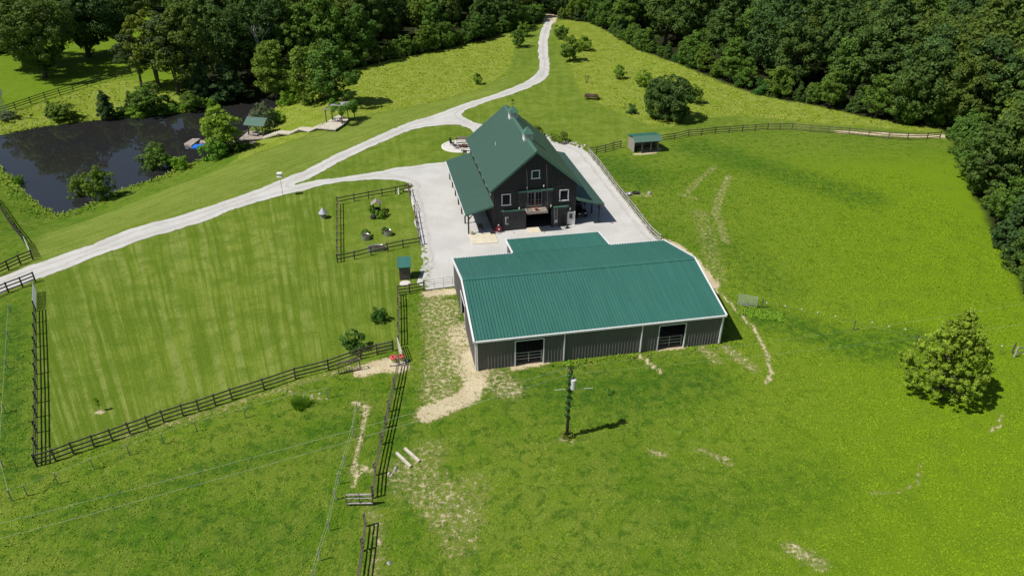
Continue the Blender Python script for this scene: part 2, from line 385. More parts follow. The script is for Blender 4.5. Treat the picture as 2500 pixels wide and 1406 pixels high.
def zones(X, Y):
    def soft(poly, w_): return 1-sm(sdf(X, Y, poly)/w_*.5+.5)
    mown = soft(pw(mown_px), .9); mead = np.maximum.reduce([soft(pw(meadL), 1.0), soft(pw(meadR), 1.0), soft(pp(meadP), 2.5)])
    mead = mead*(1-mown)
    dirt = np.zeros(X.shape)
    DL = [([(1128, 810), (1145, 870), (1158, 905)], 2.3, .66), ([(1140, 870), (1160, 905)], .8, .9), ([(1165, 925), (1140, 970), (1100, 985), (1045, 1010)], 1.3, .80), ([(1060, 740), (1080, 850), (1070, 960)], 2.2, .50),
          ([(1100, 740), (1115, 850)], 1.2, .50), ([(1045, 716), (1105, 712)], .9, .85), ([(885, 905), (940, 890), (975, 895)], 1.2, .85), ([(1180, 900), (1240, 950)], 2.0, .50),
          ([(862, 985), (895, 988), (882, 1060), (870, 1110), (864, 1185)], .36, .68), ([(1000, 1160), (1060, 1200), (1110, 1260)], 2.6, .45), ([(1050, 1100), (1020, 1150)], 1.8, .42), ([(1160, 1180), (1120, 1330)], 1.8, .38),
          ([(885, 1140), (905, 1150)], .6, .55), ([(1700, 650), (1740, 700), (1785, 742), (1838, 800), (1872, 868), (1884, 905), (1872, 935)], .30, .72), ([(1770, 850), (1800, 870), (1840, 900)], .9, .48), ([(1715, 850), (1750, 880)], .9, .46),
          ([(1745, 408), (1705, 440), (1680, 470)], .7, .43), ([(1780, 430), (1757, 480), (1748, 520), (1772, 590)], .8, .45), ([(1660, 475), (1700, 485)], .5, .5), ([(1710, 520), (1732, 600), (1750, 680)], 1.6, .38),
          ([(1600, 583), (1650, 600), (1690, 635), (1740, 695)], .9, .95), ([(1562, 868), (1612, 908)], .3, .8), ([(1935, 1340), (2000, 1375)], .9, .52), ([(1590, 1103), (1620, 1108)], .45, .55), ([(1710, 1095), (1780, 1130)], .6, .47),
          ([(1370, 1075), (1395, 1080)], .5, .5), ([(1255, 895), (1330, 882)], .7, .85), ([(1605, 852), (1670, 845)], .5, .85), ([(1552, 377), (1575, 376), (1600, 372)], .6, .8), ([(1575, 366), (1595, 364)], 1.5, 1.),
          ([(2050, 322), (2150, 328), (2240, 332), (2330, 333)], 1.2, .85), ([(905, 1245), (925, 1290), (915, 1400)], .7, .45), ([(300, 1068), (500, 1010), (700, 945), (880, 890)], .6, .42), ([(1548, 474), (1580, 478)], .9, .5), ([(1545, 276), (1552, 277)], .5, .9),
          ([(700, 958), (800, 975)], .4, .45), ([(2440, 1010), (2446, 1035), (2420, 1052)], .25, .6), ([(1340, 55), (1345, 38)], 2.4, .9), ([(2250, 1130), (2240, 1180), (2180, 1208), (2120, 1200)], .2, .5), ([(240, 1003), (250, 1004)], .35, .8)]
    for pts, w_, s in DL:
        d = sdf(X, Y, pp(pts), False); dirt = np.maximum(dirt, s*(1-sm((d/w_-.45)/1.0)))
    edge = sdf(X, Y, pond_w); dirt = np.maximum(dirt, .40*(1-sm(np.abs(edge)/.8)))
    lush = np.zeros(X.shape)
    for pts, w_, s in [([(1480, 395), (1560, 440)], 5, .8), ([(1700, 360), (1900, 420), (2100, 480)], 6, .75), ([(1860, 770), (2100, 850), (2230, 830)], 4, .85), ([(1250, 930), (1500, 960), (1700, 930)], 5, .8),
                       ([(20, 760), (30, 1150)], 2, .8), ([(1000, 1010), (960, 1190)], 1.2, .6), ([(1120, 760), (1140, 830)], 1.4, .7), ([(400, 1180), (650, 1100), (830, 1040)], 2.0, .6), ([(200, 1250), (700, 1320)], 4, .35),
                       ([(1780, 600), (1900, 700)], 5, .4), ([(1990, 1180), (1700, 1250)], 5, .4), ([(60, 620), (200, 540)], 2, .4)]:
        lush = np.maximum(lush, s*(1-sm(sdf(X, Y, pp(pts), False)/w_-.1)))
    gd = pw([(824, 500), (996, 466), (1026, 600), (824, 641)]); lush = np.maximum(lush, .55*soft(gd, .6))
    px, py = proj(X, Y, 0.)
    bright = sm((px-1450)/900)*sm((py-330)/100)
    bright = np.maximum(bright, .5*soft(pp(meadP), 3)); bright = np.maximum(bright, .6*(px < 900)*(py < 280))
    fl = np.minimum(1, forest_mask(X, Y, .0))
    bank = soft(pw(bank_px), 2.); lotm = soft(pw(lot_px), 1.5); amp = np.clip(.35+.65*lotm+.25*bank, 0, 1)
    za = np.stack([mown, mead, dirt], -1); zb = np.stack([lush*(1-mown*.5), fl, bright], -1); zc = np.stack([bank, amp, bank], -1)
    return za, zb, zc
FL_px = [(455, 255), (560, 262), (630, 222), (700, 196), (800, 182), (880, 165), (950, 148), (1100, 115), (1250, 76), (1330, 50), (1335, -190), (-500, -190), (-500, 28), (-10, 24), (150, -25), (300, -25), (420, 60), (440, 170)]
FR_px = [(1358, 46), (1440, 58), (1490, 83), (1560, 122), (1650, 158), (1700, 178), (1800, 213), (1900, 238), (2000, 256), (2100, 284), (2200, 302), (2295, 312), (2330, 345), (2345, 400), (2362, 450), (2405, 520), (2435, 590), (2480, 680), (2520, 760), (2560, 880), (3400, 900), (3400, -190), (1358, -190)]
FLw = pw(FL_px); FRw = pw(FR_px)
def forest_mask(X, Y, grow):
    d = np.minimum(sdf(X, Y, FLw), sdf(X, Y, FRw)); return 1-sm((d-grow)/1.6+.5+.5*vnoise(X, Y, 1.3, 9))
GX, GY = np.meshgrid(gx, gy); XY = GX.ravel(), GY.ravel()
Zg = hgt(*XY)
rr = np.random.default_rng(5)
za, zb, zc = zones(*XY)
nx = len(gx); ny = len(gy); I = np.arange(nx*ny).reshape(ny, nx)
Q = np.stack([I[:-1, :-1], I[:-1, 1:], I[1:, 1:], I[1:, :-1]], -1).reshape(-1, 4)
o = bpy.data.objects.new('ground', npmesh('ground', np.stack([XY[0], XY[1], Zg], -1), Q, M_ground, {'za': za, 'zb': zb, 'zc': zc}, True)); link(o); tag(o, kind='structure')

# pond water: flat sheet cut by the banks
cx, cy = pond_w.mean(0); pwx = []
for x, y in pond_w:
    v = np.array([x-cx, y-cy]); L = np.hypot(*v); pwx.append((cx+v[0]*(1+2.2/L), cy+v[1]*(1+2.2/L), PZ))
o = MB().add(pwx, [tuple(range(len(pwx)))]).build('pond_water', M_water); tag(o, kind='structure')

# ------------------------------------------------------------------ gravel drive and yard by marching over a noisy distance field
up_e = [(-80, 712), (0, 680), (46, 660), (92, 643), (153, 621), (220, 599), (313, 561), (398, 538), (466, 519), (500, 508), (555, 490), (629, 463), (684, 440), (740, 418), (795, 389), (851, 364), (900, 342), (950, 320), (1000, 299), (1060, 281), (1105, 264), (1149, 249), (1209, 231), (1260, 209), (1290, 194), (1304, 183), (1316, 167), (1318, 149), (1313, 125), (1315, 96), (1322, 72), (1332, 50)]
lo_r = [(1350, 50), (1349, 56), (1343, 78), (1337, 104), (1339, 128), (1343, 158), (1340, 179), (1325, 197), (1290, 216), (1245, 233), (1200, 246), (1167, 257), (1134, 272), (1125, 281), (1131, 287), (1158, 299), (1179, 305), (1260, 318), (1331, 331.5), (1361, 345), (1394, 354), (1415, 361), (1437, 372)]
yard_r = [(1441, 382), (1508, 466), (1553, 522), (1612, 592), (1700, 640), (1650, 700), (1107, 702), (1040, 708), (1017, 693), (1021, 682), (1023, 661), (1030, 642), (1027, 622), (1025, 601), (1012, 520), (1001, 464), (1005, 455), (995, 447), (985, 442), (961, 439), (908, 438)]
lo_l = [(833, 445), (780, 455), (740, 467), (688, 477), (629, 492), (555, 516), (500, 541), (410, 567), (341, 588), (273, 612), (227, 630), (163, 656), (111, 675), (83, 685), (0, 717), (-80, 748)]
G1 = pw(up_e+lo_r+yard_r+lo_l)
isl = pw([(721, 451), (777, 425.5), (832, 394), (900, 361), (950, 340), (1000, 319.5), (1039, 310.5), (1090, 304.6), (1120, 305.5), (1149, 315), (1157, 326), (1152, 360), (1130, 384), (1087, 396), (1030, 403), (1000, 407.6), (960, 411), (900, 425), (777, 440)])
st_ = .3; ax = np.arange(-75, 35, st_); ay = np.arange(55, 240, st_)
AX, AY = np.meshgrid(ax, ay)
D = np.maximum(sdf(AX, AY, G1), -sdf(AX, AY, isl))
rn = np.random.default_rng(3)
D = D+.30*vnoise(AX, AY, .7, 1)+.35*vnoise(AX, AY, 2.2, 2)
px_, py_ = proj(AX, AY, 0.)
wear = .62*(1-sm(sdf(AX, AY, pw([(1030, 600), (1040, 640), (1035, 700)]), False)/2.2))+.45*(1-sm(sdf(AX, AY, pw([(1230, 572), (1400, 562)]), False)/1.2))
wear = np.maximum(wear, .50*(1-sm(-D/.6)))
wear = np.maximum(wear, .40*(1-sm(sdf(AX, AY, pw([(1360, 360), (1430, 390), (1500, 480)]), False)/1.5)))
track = .9*(1-sm(np.abs(np.abs(-D-1.2))/.35))
V = []; Fm = []; VA = []; key = {}
def vid(x, y, a, b):
    kk = (round(x, 4), round(y, 4))
    if kk not in key: key[kk] = len(V); V.append((x, y)); VA.append((a, b, 0))
    return key[kk]
cellmask = (np.minimum.reduce([D[:-1, :-1], D[1:, :-1], D[:-1, 1:], D[1:, 1:]]) < 0)
for j, i in zip(*np.nonzero(cellmask)):
    cs = [(j, i), (j, i+1), (j+1, i+1), (j+1, i)]; poly = []
    for q in range(4):
        a = cs[q]; b = cs[(q+1) % 4]; da = D[a]; db = D[b]
        if da < 0: poly.append(vid(AX[a], AY[a], wear[a], track[a]))
        if (da < 0) != (db < 0):
            t = da/(da-db); poly.append(vid(AX[a]+t*(AX[b]-AX[a]), AY[a]+t*(AY[b]-AY[a]), wear[a], track[a]))
    poly = [q for n_, q in enumerate(poly) if q != poly[n_-1]]
    if len(poly) >= 3: Fm.append(poly)
V = np.array(V); VZ = hgt(V[:, 0], V[:, 1])+.03
me = bpy.data.meshes.new('gravel_drive'); me.from_pydata([(a, b, c) for (a, b), c in zip(V, VZ)], [], Fm); me.materials.append(M_gravel)
at = me.color_attributes.new('zw', 'FLOAT_COLOR', 'POINT'); c4 = np.ones((len(V), 4), np.float32); c4[:, :3] = VA; at.data.foreach_set('color', c4.ravel())
o = bpy.data.objects.new('gravel_drive', me); link(o); tag(o, kind='structure')

# ------------------------------------------------------------------ arena shed (grey metal, green roof)
def ribbed(c00, c10, c11, c01, n, t=.05, rw=.085, rh=.06, ends=.0):
    """roof sheet: c00->c10 along the eave, c01/c11 at the top; ribs run from eave to top"""
    m = MB(); c00, c10, c11, c01 = map(Vector, (c00, c10, c11, c01)); m.slab(c00, c10, c11, c01, t)
    nrm = (c10-c00).cross(c01-c00).normalized()
    if nrm.z < 0: nrm = -nrm
    for i in range(n+1):
        f = (i+.02)/(n+.04); a = c00.lerp(c10, f); b = c01.lerp(c11, f); m.bar(a+nrm*(rh/2-.004), b+nrm*(rh/2-.004), rw, rh, nrm)
    return m
SO, SY = (-3.335, 55.316), .193
SL, SW, SHe, SHr = 24.49, 16.4, 3.33, 5.30
shed = thing('arena_shed', 'long grey metal shed with wide bright green ribbed roof and white edge trim', 'shed', (*SO, 0), SY)
T = .06
def corr(m, p0, p1, z0, z1, nrm, step=.305, dep=.065):
    """trapezoid-ribbed wall sheet from p0 to p1"""
    p0 = Vector((*p0, 0)); p1 = Vector((*p1, 0)); L = (p1-p0).length; d = (p1-p0)/L; nv = Vector((*nrm, 0)); n = max(1, round(L/step)); s_ = L/n
    prof = []
    for i in range(n):
        for f, h in ((0, 0), (.55, 0), (.64, dep), (.84, dep), (.93, 0)): prof.append((i*s_+f*s_, h))
    vs_ = []
    for x, h in prof:
        q = p0+d*x+nv*h; zt = z1(x/L) if callable(z1) else z1
        vs_ += [(q.x, q.y, z0), (q.x, q.y, zt)]
    m.add(vs_, [(2*i, 2*i+2, 2*i+3, 2*i+1) for i in range(len(prof)-1)]); return m
m = MB()
segs = [(0, 3.75, 0, SHe), (3.75, 6.45, 2.85, SHe), (6.45, 17.95, 0, SHe), (17.95, 20.65, 2.85, SHe), (20.65, SL, 0, SHe)]
for a, b, z0, z1 in segs: corr(m, (a, 0), (b, 0), z0, z1-.02, (0, -1))
# gable walls follow the roof
def gz_(f): return SHe+(SHr-SHe)*(1-abs(2*f-1))-.05
def sub(f0, f1): return lambda f: gz_(f0+(f1-f0)*f)
for a, b, z0 in ((0, 7.1, 0), (7.1, 8.2, 2.75), (8.2, 10.3, 2.75), (10.3, SW, 0)):
    corr(m, (0, a), (0, b), z0, sub(a/SW, b/SW), (-1, 0))
corr(m, (SL, 0), (SL, SW/2), 0, sub(0, .5), (1, 0)); corr(m, (SL, SW/2), (SL, SW), 0, sub(.5, 1), (1, 0))
corr(m, (0, SW), (SL, SW), 0, SHe-.05, (0, 1))
corr(m, (6.9, SW), (6.9, SW+4.3), 0, 2.9, (-1, 0)); corr(m, (17.85, SW), (17.85, SW+4.3), 0, 2.9, (1, 0)); corr(m, (6.9, SW+4.3), (17.85, SW+4.3), 0, 2.85, (0, 1))
m.build('wall', M_wallg, shed)
MB().box(.1, SL-.1, .1, SW-.1, .0, .04).build('floor', simple('arena_footing', (.30, .24, .16), .95, var=.2), shed)
OV = .12
h_e = SHe-OV*(SHr-SHe)/(SW/2)
rf = MB()
a = ribbed((-OV, -OV, h_e+T), (SL+OV, -OV, h_e+T), (SL+OV, SW/2, SHr+T), (-OV, SW/2, SHr+T), 80, .05, .085, .075)
b = ribbed((-OV, SW+OV, h_e+T), (SL+OV, SW+OV, h_e+T), (SL+OV, SW/2, SHr+T), (-OV, SW/2, SHr+T), 80, .05, .085, .075)
c = ribbed((6.75, SW+4.45, 2.98), (18.0, SW+4.45, 2.98), (18.0, SW-.05, SHe+.075), (6.75, SW-.05, SHe+.075), 36)
a.build('roof', M_roof, shed); b.build('roof', M_roof, shed); c.build('annex_roof', M_roof, shed)
MB().bar((-OV, SW/2-.16, SHr+T+.03), (SL+OV, SW/2-.16, SHr+T+.03), .34, .03, (0, -.24, 1)).bar((-OV, SW/2+.17, SHr+T+.03), (SL+OV, SW/2+.17, SHr+T+.03), .34, .03, (0, .24, 1)).build('ridge_cap', M_roof, shed)
for x in (-OV-.06, SL+OV+.06):
    MB().bar((x, -OV-.1, h_e-.02+T), (x, SW/2, SHr-.02+T), .15, .26).build('rake_trim', M_trim_w, shed); MB().bar((x, SW/2, SHr-.02+T), (x, SW+OV+.1, h_e-.02+T), .15, .26).build('rake_trim', M_trim_w, shed)
MB().bar((-OV-.1, -OV-.08, h_e), (SL+OV+.1, -OV-.08, h_e), .14, .16).build('gutter', M_trim_w, shed)
MB().bar((-OV-.1, SW+OV+.08, h_e), (6.6, SW+OV+.08, h_e), .12, .14).build('gutter', M_trim_w, shed)
MB().bar((18.15, SW+OV+.08, h_e), (SL+OV+.1, SW+OV+.08, h_e), .12, .14).build('gutter', M_trim_w, shed)
MB().bar((6.68, SW+.1, SHe+.05), (6.68, SW+4.5, 2.96), .14, .2).build('rake_trim', M_trim_w, shed)
MB().bar((18.07, SW+.1, SHe+.05), (18.07, SW+4.5, 2.96), .14, .2).build('rake_trim', M_trim_w, shed)
MB().bar((6.6, SW+4.53, 2.93), (18.15, SW+4.53, 2.93), .1, .14).build('gutter', M_trim_w, shed)
for x in (.10, 8.45, 16.15, SL-.12):
    MB().bar((x, -.13, .1), (x, -.13, h_e-.05), .12, .10, (1, 0, 0)).build('downspout', M_trim_w, shed)
for a_, b_ in ((-.09, -.06), (SL, -.06), (-.09, SW-.05)): MB().box(a_, a_+.09, b_, b_+.11, 0, SHe).build('corner_trim', M_trim_w, shed)
for a in (3.75, 17.95):
    f = MB().box(a-.08, a+.02, -.09, .04, 0, 2.9).box(a+2.68, a+2.78, -.09, .04, 0, 2.9).box(a+.02, a+2.68, -.09, .04, 2.82, 2.92).build('door_frame', M_trim_w, shed)
    g = MB()
    for z in (.5, .85, 1.2): g.bar((a+.05, .35, z), (a+2.65, .35, z), .05, .05)
    g.bar((a+1.35, .35, .1), (a+1.35, .35, 1.22), .06, .06, (1, 0, 0)).bar((a+.08, .35, .05), (a+.08, .35, 1.3), .08, .08, (1, 0, 0)).bar((a+2.6, .35, .05), (a+2.6, .35, 1.3), .08, .08, (1, 0, 0))
    g.build('stall_rail', M_gate, f)
MB().box(-.10, .02, 7.02, 7.12, 0, 2.85).box(-.10, .02, 10.25, 10.35, 0, 2.85).box(-.10, .02, 7.12, 10.25, 2.72, 2.84).build('door_frame', M_trim_w, shed)

# ------------------------------------------------------------------ big barn
BO, BY = (-2.416, 85.422), .203
BW, BL, BHe, BHr = 10.93, 19.4, 5.7, 10.62
barn = thing('big_barn', 'tall dark board barn with steep green roof, two cupolas and side lean-tos', 'barn', (*BO, 0), BY)
SLP = (BHr-BHe)/(BW/2+.5)
wallz = BHe+SLP*.5
m = MB()
def wq(a0, a1, z0, z1, y=0): m.box(a0, a1, y, y+.12, z0, z1)
for a0, a1, z0, z1 in [(0, 4.3, 0, 2.62), (7.65, 9.93, 0, 2.62), (10.85, BW, 0, 2.62), (9.93, 10.85, 1.95, 2.62),
                       (0, 4.45, 2.62, 3.2), (4.45, 6.39, 2.62, 3.12), (6.39, BW, 2.62, 3.2), (0, 1.12, 3.2, wallz), (1.12, 2.19, 3.2, 3.68), (1.12, 2.19, 5.08, wallz), (2.19, 4.45, 3.2, wallz), (4.45, 6.39, 5.2, wallz),
                       (6.39, 8.73, 3.2, wallz), (8.73, 9.85, 3.2, 3.68), (8.73, 9.85, 5.08, wallz), (9.85, BW, 3.2, wallz)]: wq(a0, a1, z0, z1)
m.prism([(0, wallz), (BW, wallz), (BW/2, BHr-.02)], 'y', 0, .12)
m.prism([(0, wallz), (BW, wallz), (BW/2, BHr-.02)], 'y', BL-.12, BL); m.box(0, BW, BL-.12, BL, 0, wallz)
m.box(0, .12, .12, BL-.12, 0, wallz); m.box(BW-.12, BW, .12, BL-.12, 0, wallz)
m.build('wall', M_side, barn)
m = MB(); x = .02
openings = [(4.3, 7.65, 0, 2.62), (9.85, 10.93, 0, 2.0), (4.45, 6.39, 3.1, 5.2), (1.05, 2.25, 3.6, 5.15), (8.66, 9.92, 3.6, 5.15), (4.85, 6.05, 6.9, 8.1)]
while x < BW:
    ztop = wallz+(BHr-wallz)*(1-abs(x-BW/2)/(BW/2))-.05
    cuts = sorted([(z0, z1) for a0, a1, z0, z1 in openings if a0-.02 < x < a1+.02]); z = 0.05
    for z0, z1 in cuts+[(ztop, ztop)]:
        if z0 > z+.05: m.box(x-.022, x+.022, -.03, 0, z, z0)
        z = max(z, z1)
    x += .285
y = .3
while y < BL:
    m.box(-.03, 0, y-.022, y+.022, .05, wallz-.1); m.box(BW, BW+.03, y-.022, y+.022, .05, wallz-.1); y += .285
m.box(0, BW, -.045, -.0, 5.62, 5.72).box(0, 4.3, -.045, 0, 2.66, 2.74)
m.build('batten', M_side2, barn)
MB().box(.2, BW-.2, .3, BL-.3, .0, .05).build('floor', M_flr, barn)
MB().box(.13, BW-.13, .14, BL-.14, 3.0, 3.08).build('loft_floor', M_int, barn)
# main roof
ro = .55; RF, RB = -.5, 19.95
zt = .12
for s_ in (0, 1):
    e = -ro if s_ == 0 else BW+ro
    he = BHe-(ro-.5)*SLP
    r = ribbed((e, RF, he+zt), (e, RB, he+zt), (BW/2, RB, BHr+zt), (BW/2, RF, BHr+zt), 84, .06, .11, .085)
    r.build('roof', M_roofb, barn)
for y in (RF-.03, RB+.03):
    for x in (-ro-.03, BW+ro+.03): MB().bar((x, y, BHe-.05), (BW/2, y, BHr+.0), .05, .24).build('rake_trim', M_trim_g, barn)
MB().bar((BW/2-.14, RF, BHr+zt-.06), (BW/2-.14, RB, BHr+zt-.06), .36, .03, (-.8, 0, 1)).bar((BW/2+.14, RF, BHr+zt-.06), (BW/2+.14, RB, BHr+zt-.06), .36, .03, (.8, 0, 1)).build('ridge_cap', M_trim_g, barn)
# lean-tos
LE, LI, LO = 3.73, 3.80, 2.80
for s_ in (0, 1):
    xi = 0 if s_ == 0 else BW; xo = -LE if s_ == 0 else BW+LE; sg = -1 if s_ == 0 else 1
    r = ribbed((xo, -.5, LO+.1), (xo, 19.4, LO+.1), (xi+sg*.02, 19.4, LI+.1), (xi+sg*.02, -.5, LI+.1), 84, .06, .11, .085)
    r.build('lean_to_roof', M_roofb, barn)
    MB().bar((xo, -.54, LO), (xi+sg*.05, -.54, LI), .06, .2).build('fascia', M_trim_g, barn)
    MB().bar((xo, 19.44, LO), (xi+sg*.05, 19.44, LI), .06, .2).build('fascia', M_trim_g, barn)
    MB().bar((xo+sg*.03, -.5, LO+.02), (xo+sg*.03, 19.4, LO+.02), .08, .12).build('fascia', M_trim_g if s_ else M_frame, barn)
    bm = MB().bar((xo-sg*.45, -.4, LO+.02), (xo-sg*.45, 19.3, LO+.02), .16, .2)
    for i in range(14): bm.bar((xo-sg*.1, -.4+i*1.515, LO+.0), (xi, -.4+i*1.515, LI-.0), .05, .12)
    bm.build('rafter', M_side, barn)
    for i in range(7):
        y = -.05+i*3.2
        pm = MB().box(xo-sg*.45-.09, xo-sg*.45+.09, y-.09, y+.09, 0, LO-.02)
        pm.bar((xo-sg*.45, y+.05, LO-.9), (xo-sg*.45, y+.85, LO-.05), .1, .1); pm.bar((xo-sg*.45, y-.05, LO-.9), (xo-sg*.45, y-.85, LO-.05), .1, .1)
        pm.bar((xo-sg*.45, y, LO-.85), (xo-sg*1.2, y, LO+.1), .1, .1)
        pm.build('post', M_side2, barn)
# upper side windows along the eave strip
for s_, xx in ((0, -.05), (1, BW+.05)):
    for y in (2.2, 5.2, 8.2, 11.2, 14.2, 17.2):
        f = MB().box(xx-.03, xx+.03, y-.5, y+.5, 4.35, 5.25).build('window', M_frame, barn)
        MB().box(xx-.035 if s_ == 0 else xx+.031, xx-.031 if s_ == 0 else xx+.035, y-.42, y+.42, 4.43, 5.17).build('pane', M_glass, f)
def window(a0, a1, z0, z1, sash=True):
    f = MB().box(a0-.02, a0+.1, -.07, -.0, z0, z1).box(a1-.1, a1+.02, -.07, 0, z0, z1).box(a0-.02, a1+.02, -.075, 0, z1-.1, z1+.02).box(a0-.08, a1+.08, -.10, 0, z0-.06, z0+.07).build('window', M_frame, barn)
    MB().box(a0+.1, a1-.1, .02, .03, z0+.07, z1-.1).build('pane', M_glass, f)
    if sash: MB().box(a0+.1, a1-.1, .005, .019, (z0+z1)/2-.02, (z0+z1)/2+.02).build('sash_bar', M_dark, f)
window(1.07, 2.24, 3.63, 5.14); window(8.68, 9.90, 3.63, 5.13); window(4.92, 5.98, 6.98, 8.05, False)
# dark glass sheets need an opening: gable window sits on the boards
MB().box(5.0, 5.9, -.02, -.01, 7.05, 7.96).build('pane', M_glass, barn)
# loft doors
for a0, a1 in ((4.47, 5.40), (5.44, 6.37)):
    d = MB().box(a0, a0+.08, -.01, .05, 3.14, 5.18).box(a1-.08, a1, -.01, .05, 3.14, 5.18).box(a0+.08, a1-.08, -.01, .05, 3.14, 3.3).box(a0+.08, a1-.08, -.01, .05, 5.06, 5.18).box((a0+a1)/2-.015, (a0+a1)/2+.015, .0, .04, 3.3, 5.06).box(a0+.08, a1-.08, .001, .039, 4.0, 4.03).build('loft_door', M_galv, barn)
    MB().box(a0+.08, a1-.08, .06, .07, 3.3, 5.06).build('pane', M_glass, d)
# sliding doors
def slide(a0, a1, z0, z1):
    m = MB().box(a0, a1, -.11, -.05, z0, z1); x = a0+.03
    while x < a1: m.box(x-.022, x+.022, -.135, -.11, z0+.02, z1-.02); x += .285
    return m.build('sliding_door', M_side2, barn)
slide(3.2, 4.44, 3.15, 5.25); slide(6.41, 7.75, 3.15, 5.25); slide(1.2, 4.28, .05, 2.7); slide(7.68, 9.82, .05, 2.7)
f = MB().box(1.52, 1.62, -.15, -.10, .95, 1.98).box(1.62, 1.95, -.15, -.10, 1.88, 1.98).box(1.62, 1.95, -.15, -.10, .95, 1.04).build('window', M_frame, barn)
MB().box(1.62, 1.95, -.138, -.112, 1.04, 1.88).build('pane', M_glass, f)
MB().box(3.18, 7.76, -.30, -.0, 5.26, 5.46).build('door_track', M_trim_g, barn)
MB().box(1.06, 4.42, -.26, -.0, 2.75, 2.93).build('door_track', M_trim_g, barn)
MB().box(7.9, 9.95, -.26, -.0, 2.75, 2.93).build('door_track', M_trim_g, barn)
# entry door
fr = MB().box(9.86, 9.97, -.08, .1, 0, 1.98).box(10.81, 10.92, -.08, .1, 0, 1.98).box(9.97, 10.81, -.08, .1, 1.88, 1.98).build('door_frame', M_frame, barn)
dr = MB().box(9.97, 10.81, .0, .06, .03, 1.88).box(10.05, 10.73, -.015, 0, .15, .75).build('entry_door', M_door, barn)
MB().box(10.13, 10.58, -.02, -.004, .95, 1.68).build('door_window', M_glass, dr); MB().cyl((10.72, -.07, .95), (10.72, 0, .95), .03, .03, 8).build('handle', M_dark, dr)
# hanging balcony with rods
m = MB().box(4.2, 6.75, -1.55, -.06, 2.86, 2.96).box(4.15, 6.8, -1.62, -1.55, 2.78, 3.0).box(4.12, 4.2, -1.6, -.06, 2.8, 3.0).box(6.75, 6.83, -1.6, -.06, 2.8, 3.0).build('balcony_floor', simple('balcony_boards', (.33, .28, .24), .85, var=.35, scale=4, stretch=(1, 8, 1)), barn)
r = MB()
for a in (4.16, 6.79):
    r.bar((a, -1.58, 2.95), (a, -1.58, 3.85), .06, .06, (1, 0, 0)).bar((a, -1.58, 3.83), (a, -.1, 3.83), .05, .05).bar((a, -1.58, 3.4), (a, -.1, 3.4), .03, .03)
    for y in (-1.2, -.8, -.4): r.bar((a, y, 2.95), (a, y, 3.83), .02, .02, (1, 0, 0))
r.bar((4.16, -1.58, 3.83), (6.79, -1.58, 3.83), .05, .05).bar((4.16, -1.58, 3.1), (6.79, -1.58, 3.1), .03, .03)
for i in range(1, 13): r.bar((4.16+i*.203, -1.58, 2.95), (4.16+i*.203, -1.58, 3.83), .012, .012, (1, 0, 0))
r.build('balcony_railing', M_side2, barn)
for a, zt_ in ((4.2, 8.6), (6.75, 8.9)):
    MB().bar((a, -.35, zt_), (a, -1.58, 3.85), .05, .05).build('hanging_rod', M_woodd, barn)
for a, z in ((4.32, 5.75), (6.52, 5.82), (3.35, 2.98), (7.55, 2.98), (10.15, 2.35)):
    MB().box(a-.06, a+.06, -.2, -.0, z-.05, z+.07).lathe([(.0, z+.28), (.07, z+.25), (.1, z+.05), (.06, z)], 8, (a, -.2)).build('wall_lamp', M_tan, barn)
MB().box(10.02, 10.12, -.16, -.0, 2.2, 2.3).build('wall_lamp', M_tan, barn)
# cupolas
for y in (4.9, 14.45):
    zb = BHr-.35; x = BW/2
    cp = MB().box(x-.56, x+.56, y-.56, y+.56, zb-.25, zb+1.10).build('cupola', M_trim_w, barn)
    mm = MB()
    for q in range(4): mm.box(x-.44, x+.44, y-.585, y-.56, zb+.62+q*.1, zb+.66+q*.1).box(x-.585, x-.56, y-.44, y+.44, zb+.62+q*.1, zb+.66+q*.1)
    mm.build('louvre', M_galv, cp)
    MB().add([(x-.70, y-.70, zb+1.10), (x+.70, y-.70, zb+1.10), (x+.70, y+.70, zb+1.10), (x-.70, y+.70, zb+1.10), (x, y, zb+1.95)], [(3, 2, 1, 0), (0, 1, 4), (1, 2, 4), (2, 3, 4), (3, 0, 4)]).build('cupola_roof', M_trim_g, cp)
    MB().prism([(x-.8, zb-.36), (x+.8, zb-.36), (x, zb+.3)], 'y', y-.78, y+.78).build('flashing', M_trim_g, cp)
y = 14.45
MB().bar((x, y, zb+1.7), (x, y, zb+2.6), .03, .03, (1, 0, 0)).bar((x-.35, y, zb+2.2), (x+.35, y, zb+2.2), .03, .03).bar((x, y-.35, zb+2.2), (x, y+.35, zb+2.2), .03, .03).prism([(x-.2, zb+2.6), (x+.05, zb+2.55), (x+.22, zb+2.85), (x+.1, zb+2.75), (x-.08, zb+2.78), (x-.15, zb+2.9)], 'y', y-.015, y+.015).build('weather_vane', M_dark, barn)
MB().cyl((2.2, 10.2, 7.9), (2.2, 10.2, 8.55), .06, .06, 8).build('roof_vent', M_trim_w, barn)
def bl(a, b, z=0):
    c, s_ = math.cos(BY), math.sin(BY); return Vector((BO[0]+a*c-b*s_, BO[1]+a*s_+b*c, z))
# things near the barn
o = MB().box(-3.25, .05, -3.35, -.35, .0, .085); 
o = o.build('concrete_pad', M_conc); o.location = (*BO, 0.02); o.rotation_euler[2] = BY-.02; tag(o, 'flat tan concrete pad lying on the gravel at the barn lean-to corner', 'concrete pad')
o = MB().prism([(-1.35, 0.02), (-.05, .14), (-.05, 0.0), (-1.35, 0)], 'x', 4.35, 6.35).build('entry_ramp', M_conc); o.location = (*BO, 0.03); o.rotation_euler[2] = BY; tag(o, 'small concrete ramp at the open doorway of the dark barn', 'ramp')
o = MB().box(.0, .62, 0, .42, .0, .06).build('door_mat', M_tyre); o.location = bl(-.55, -.85, .11); o.rotation_euler[2] = BY; tag(o, 'small black mat on the corner of the concrete pad', 'mat')
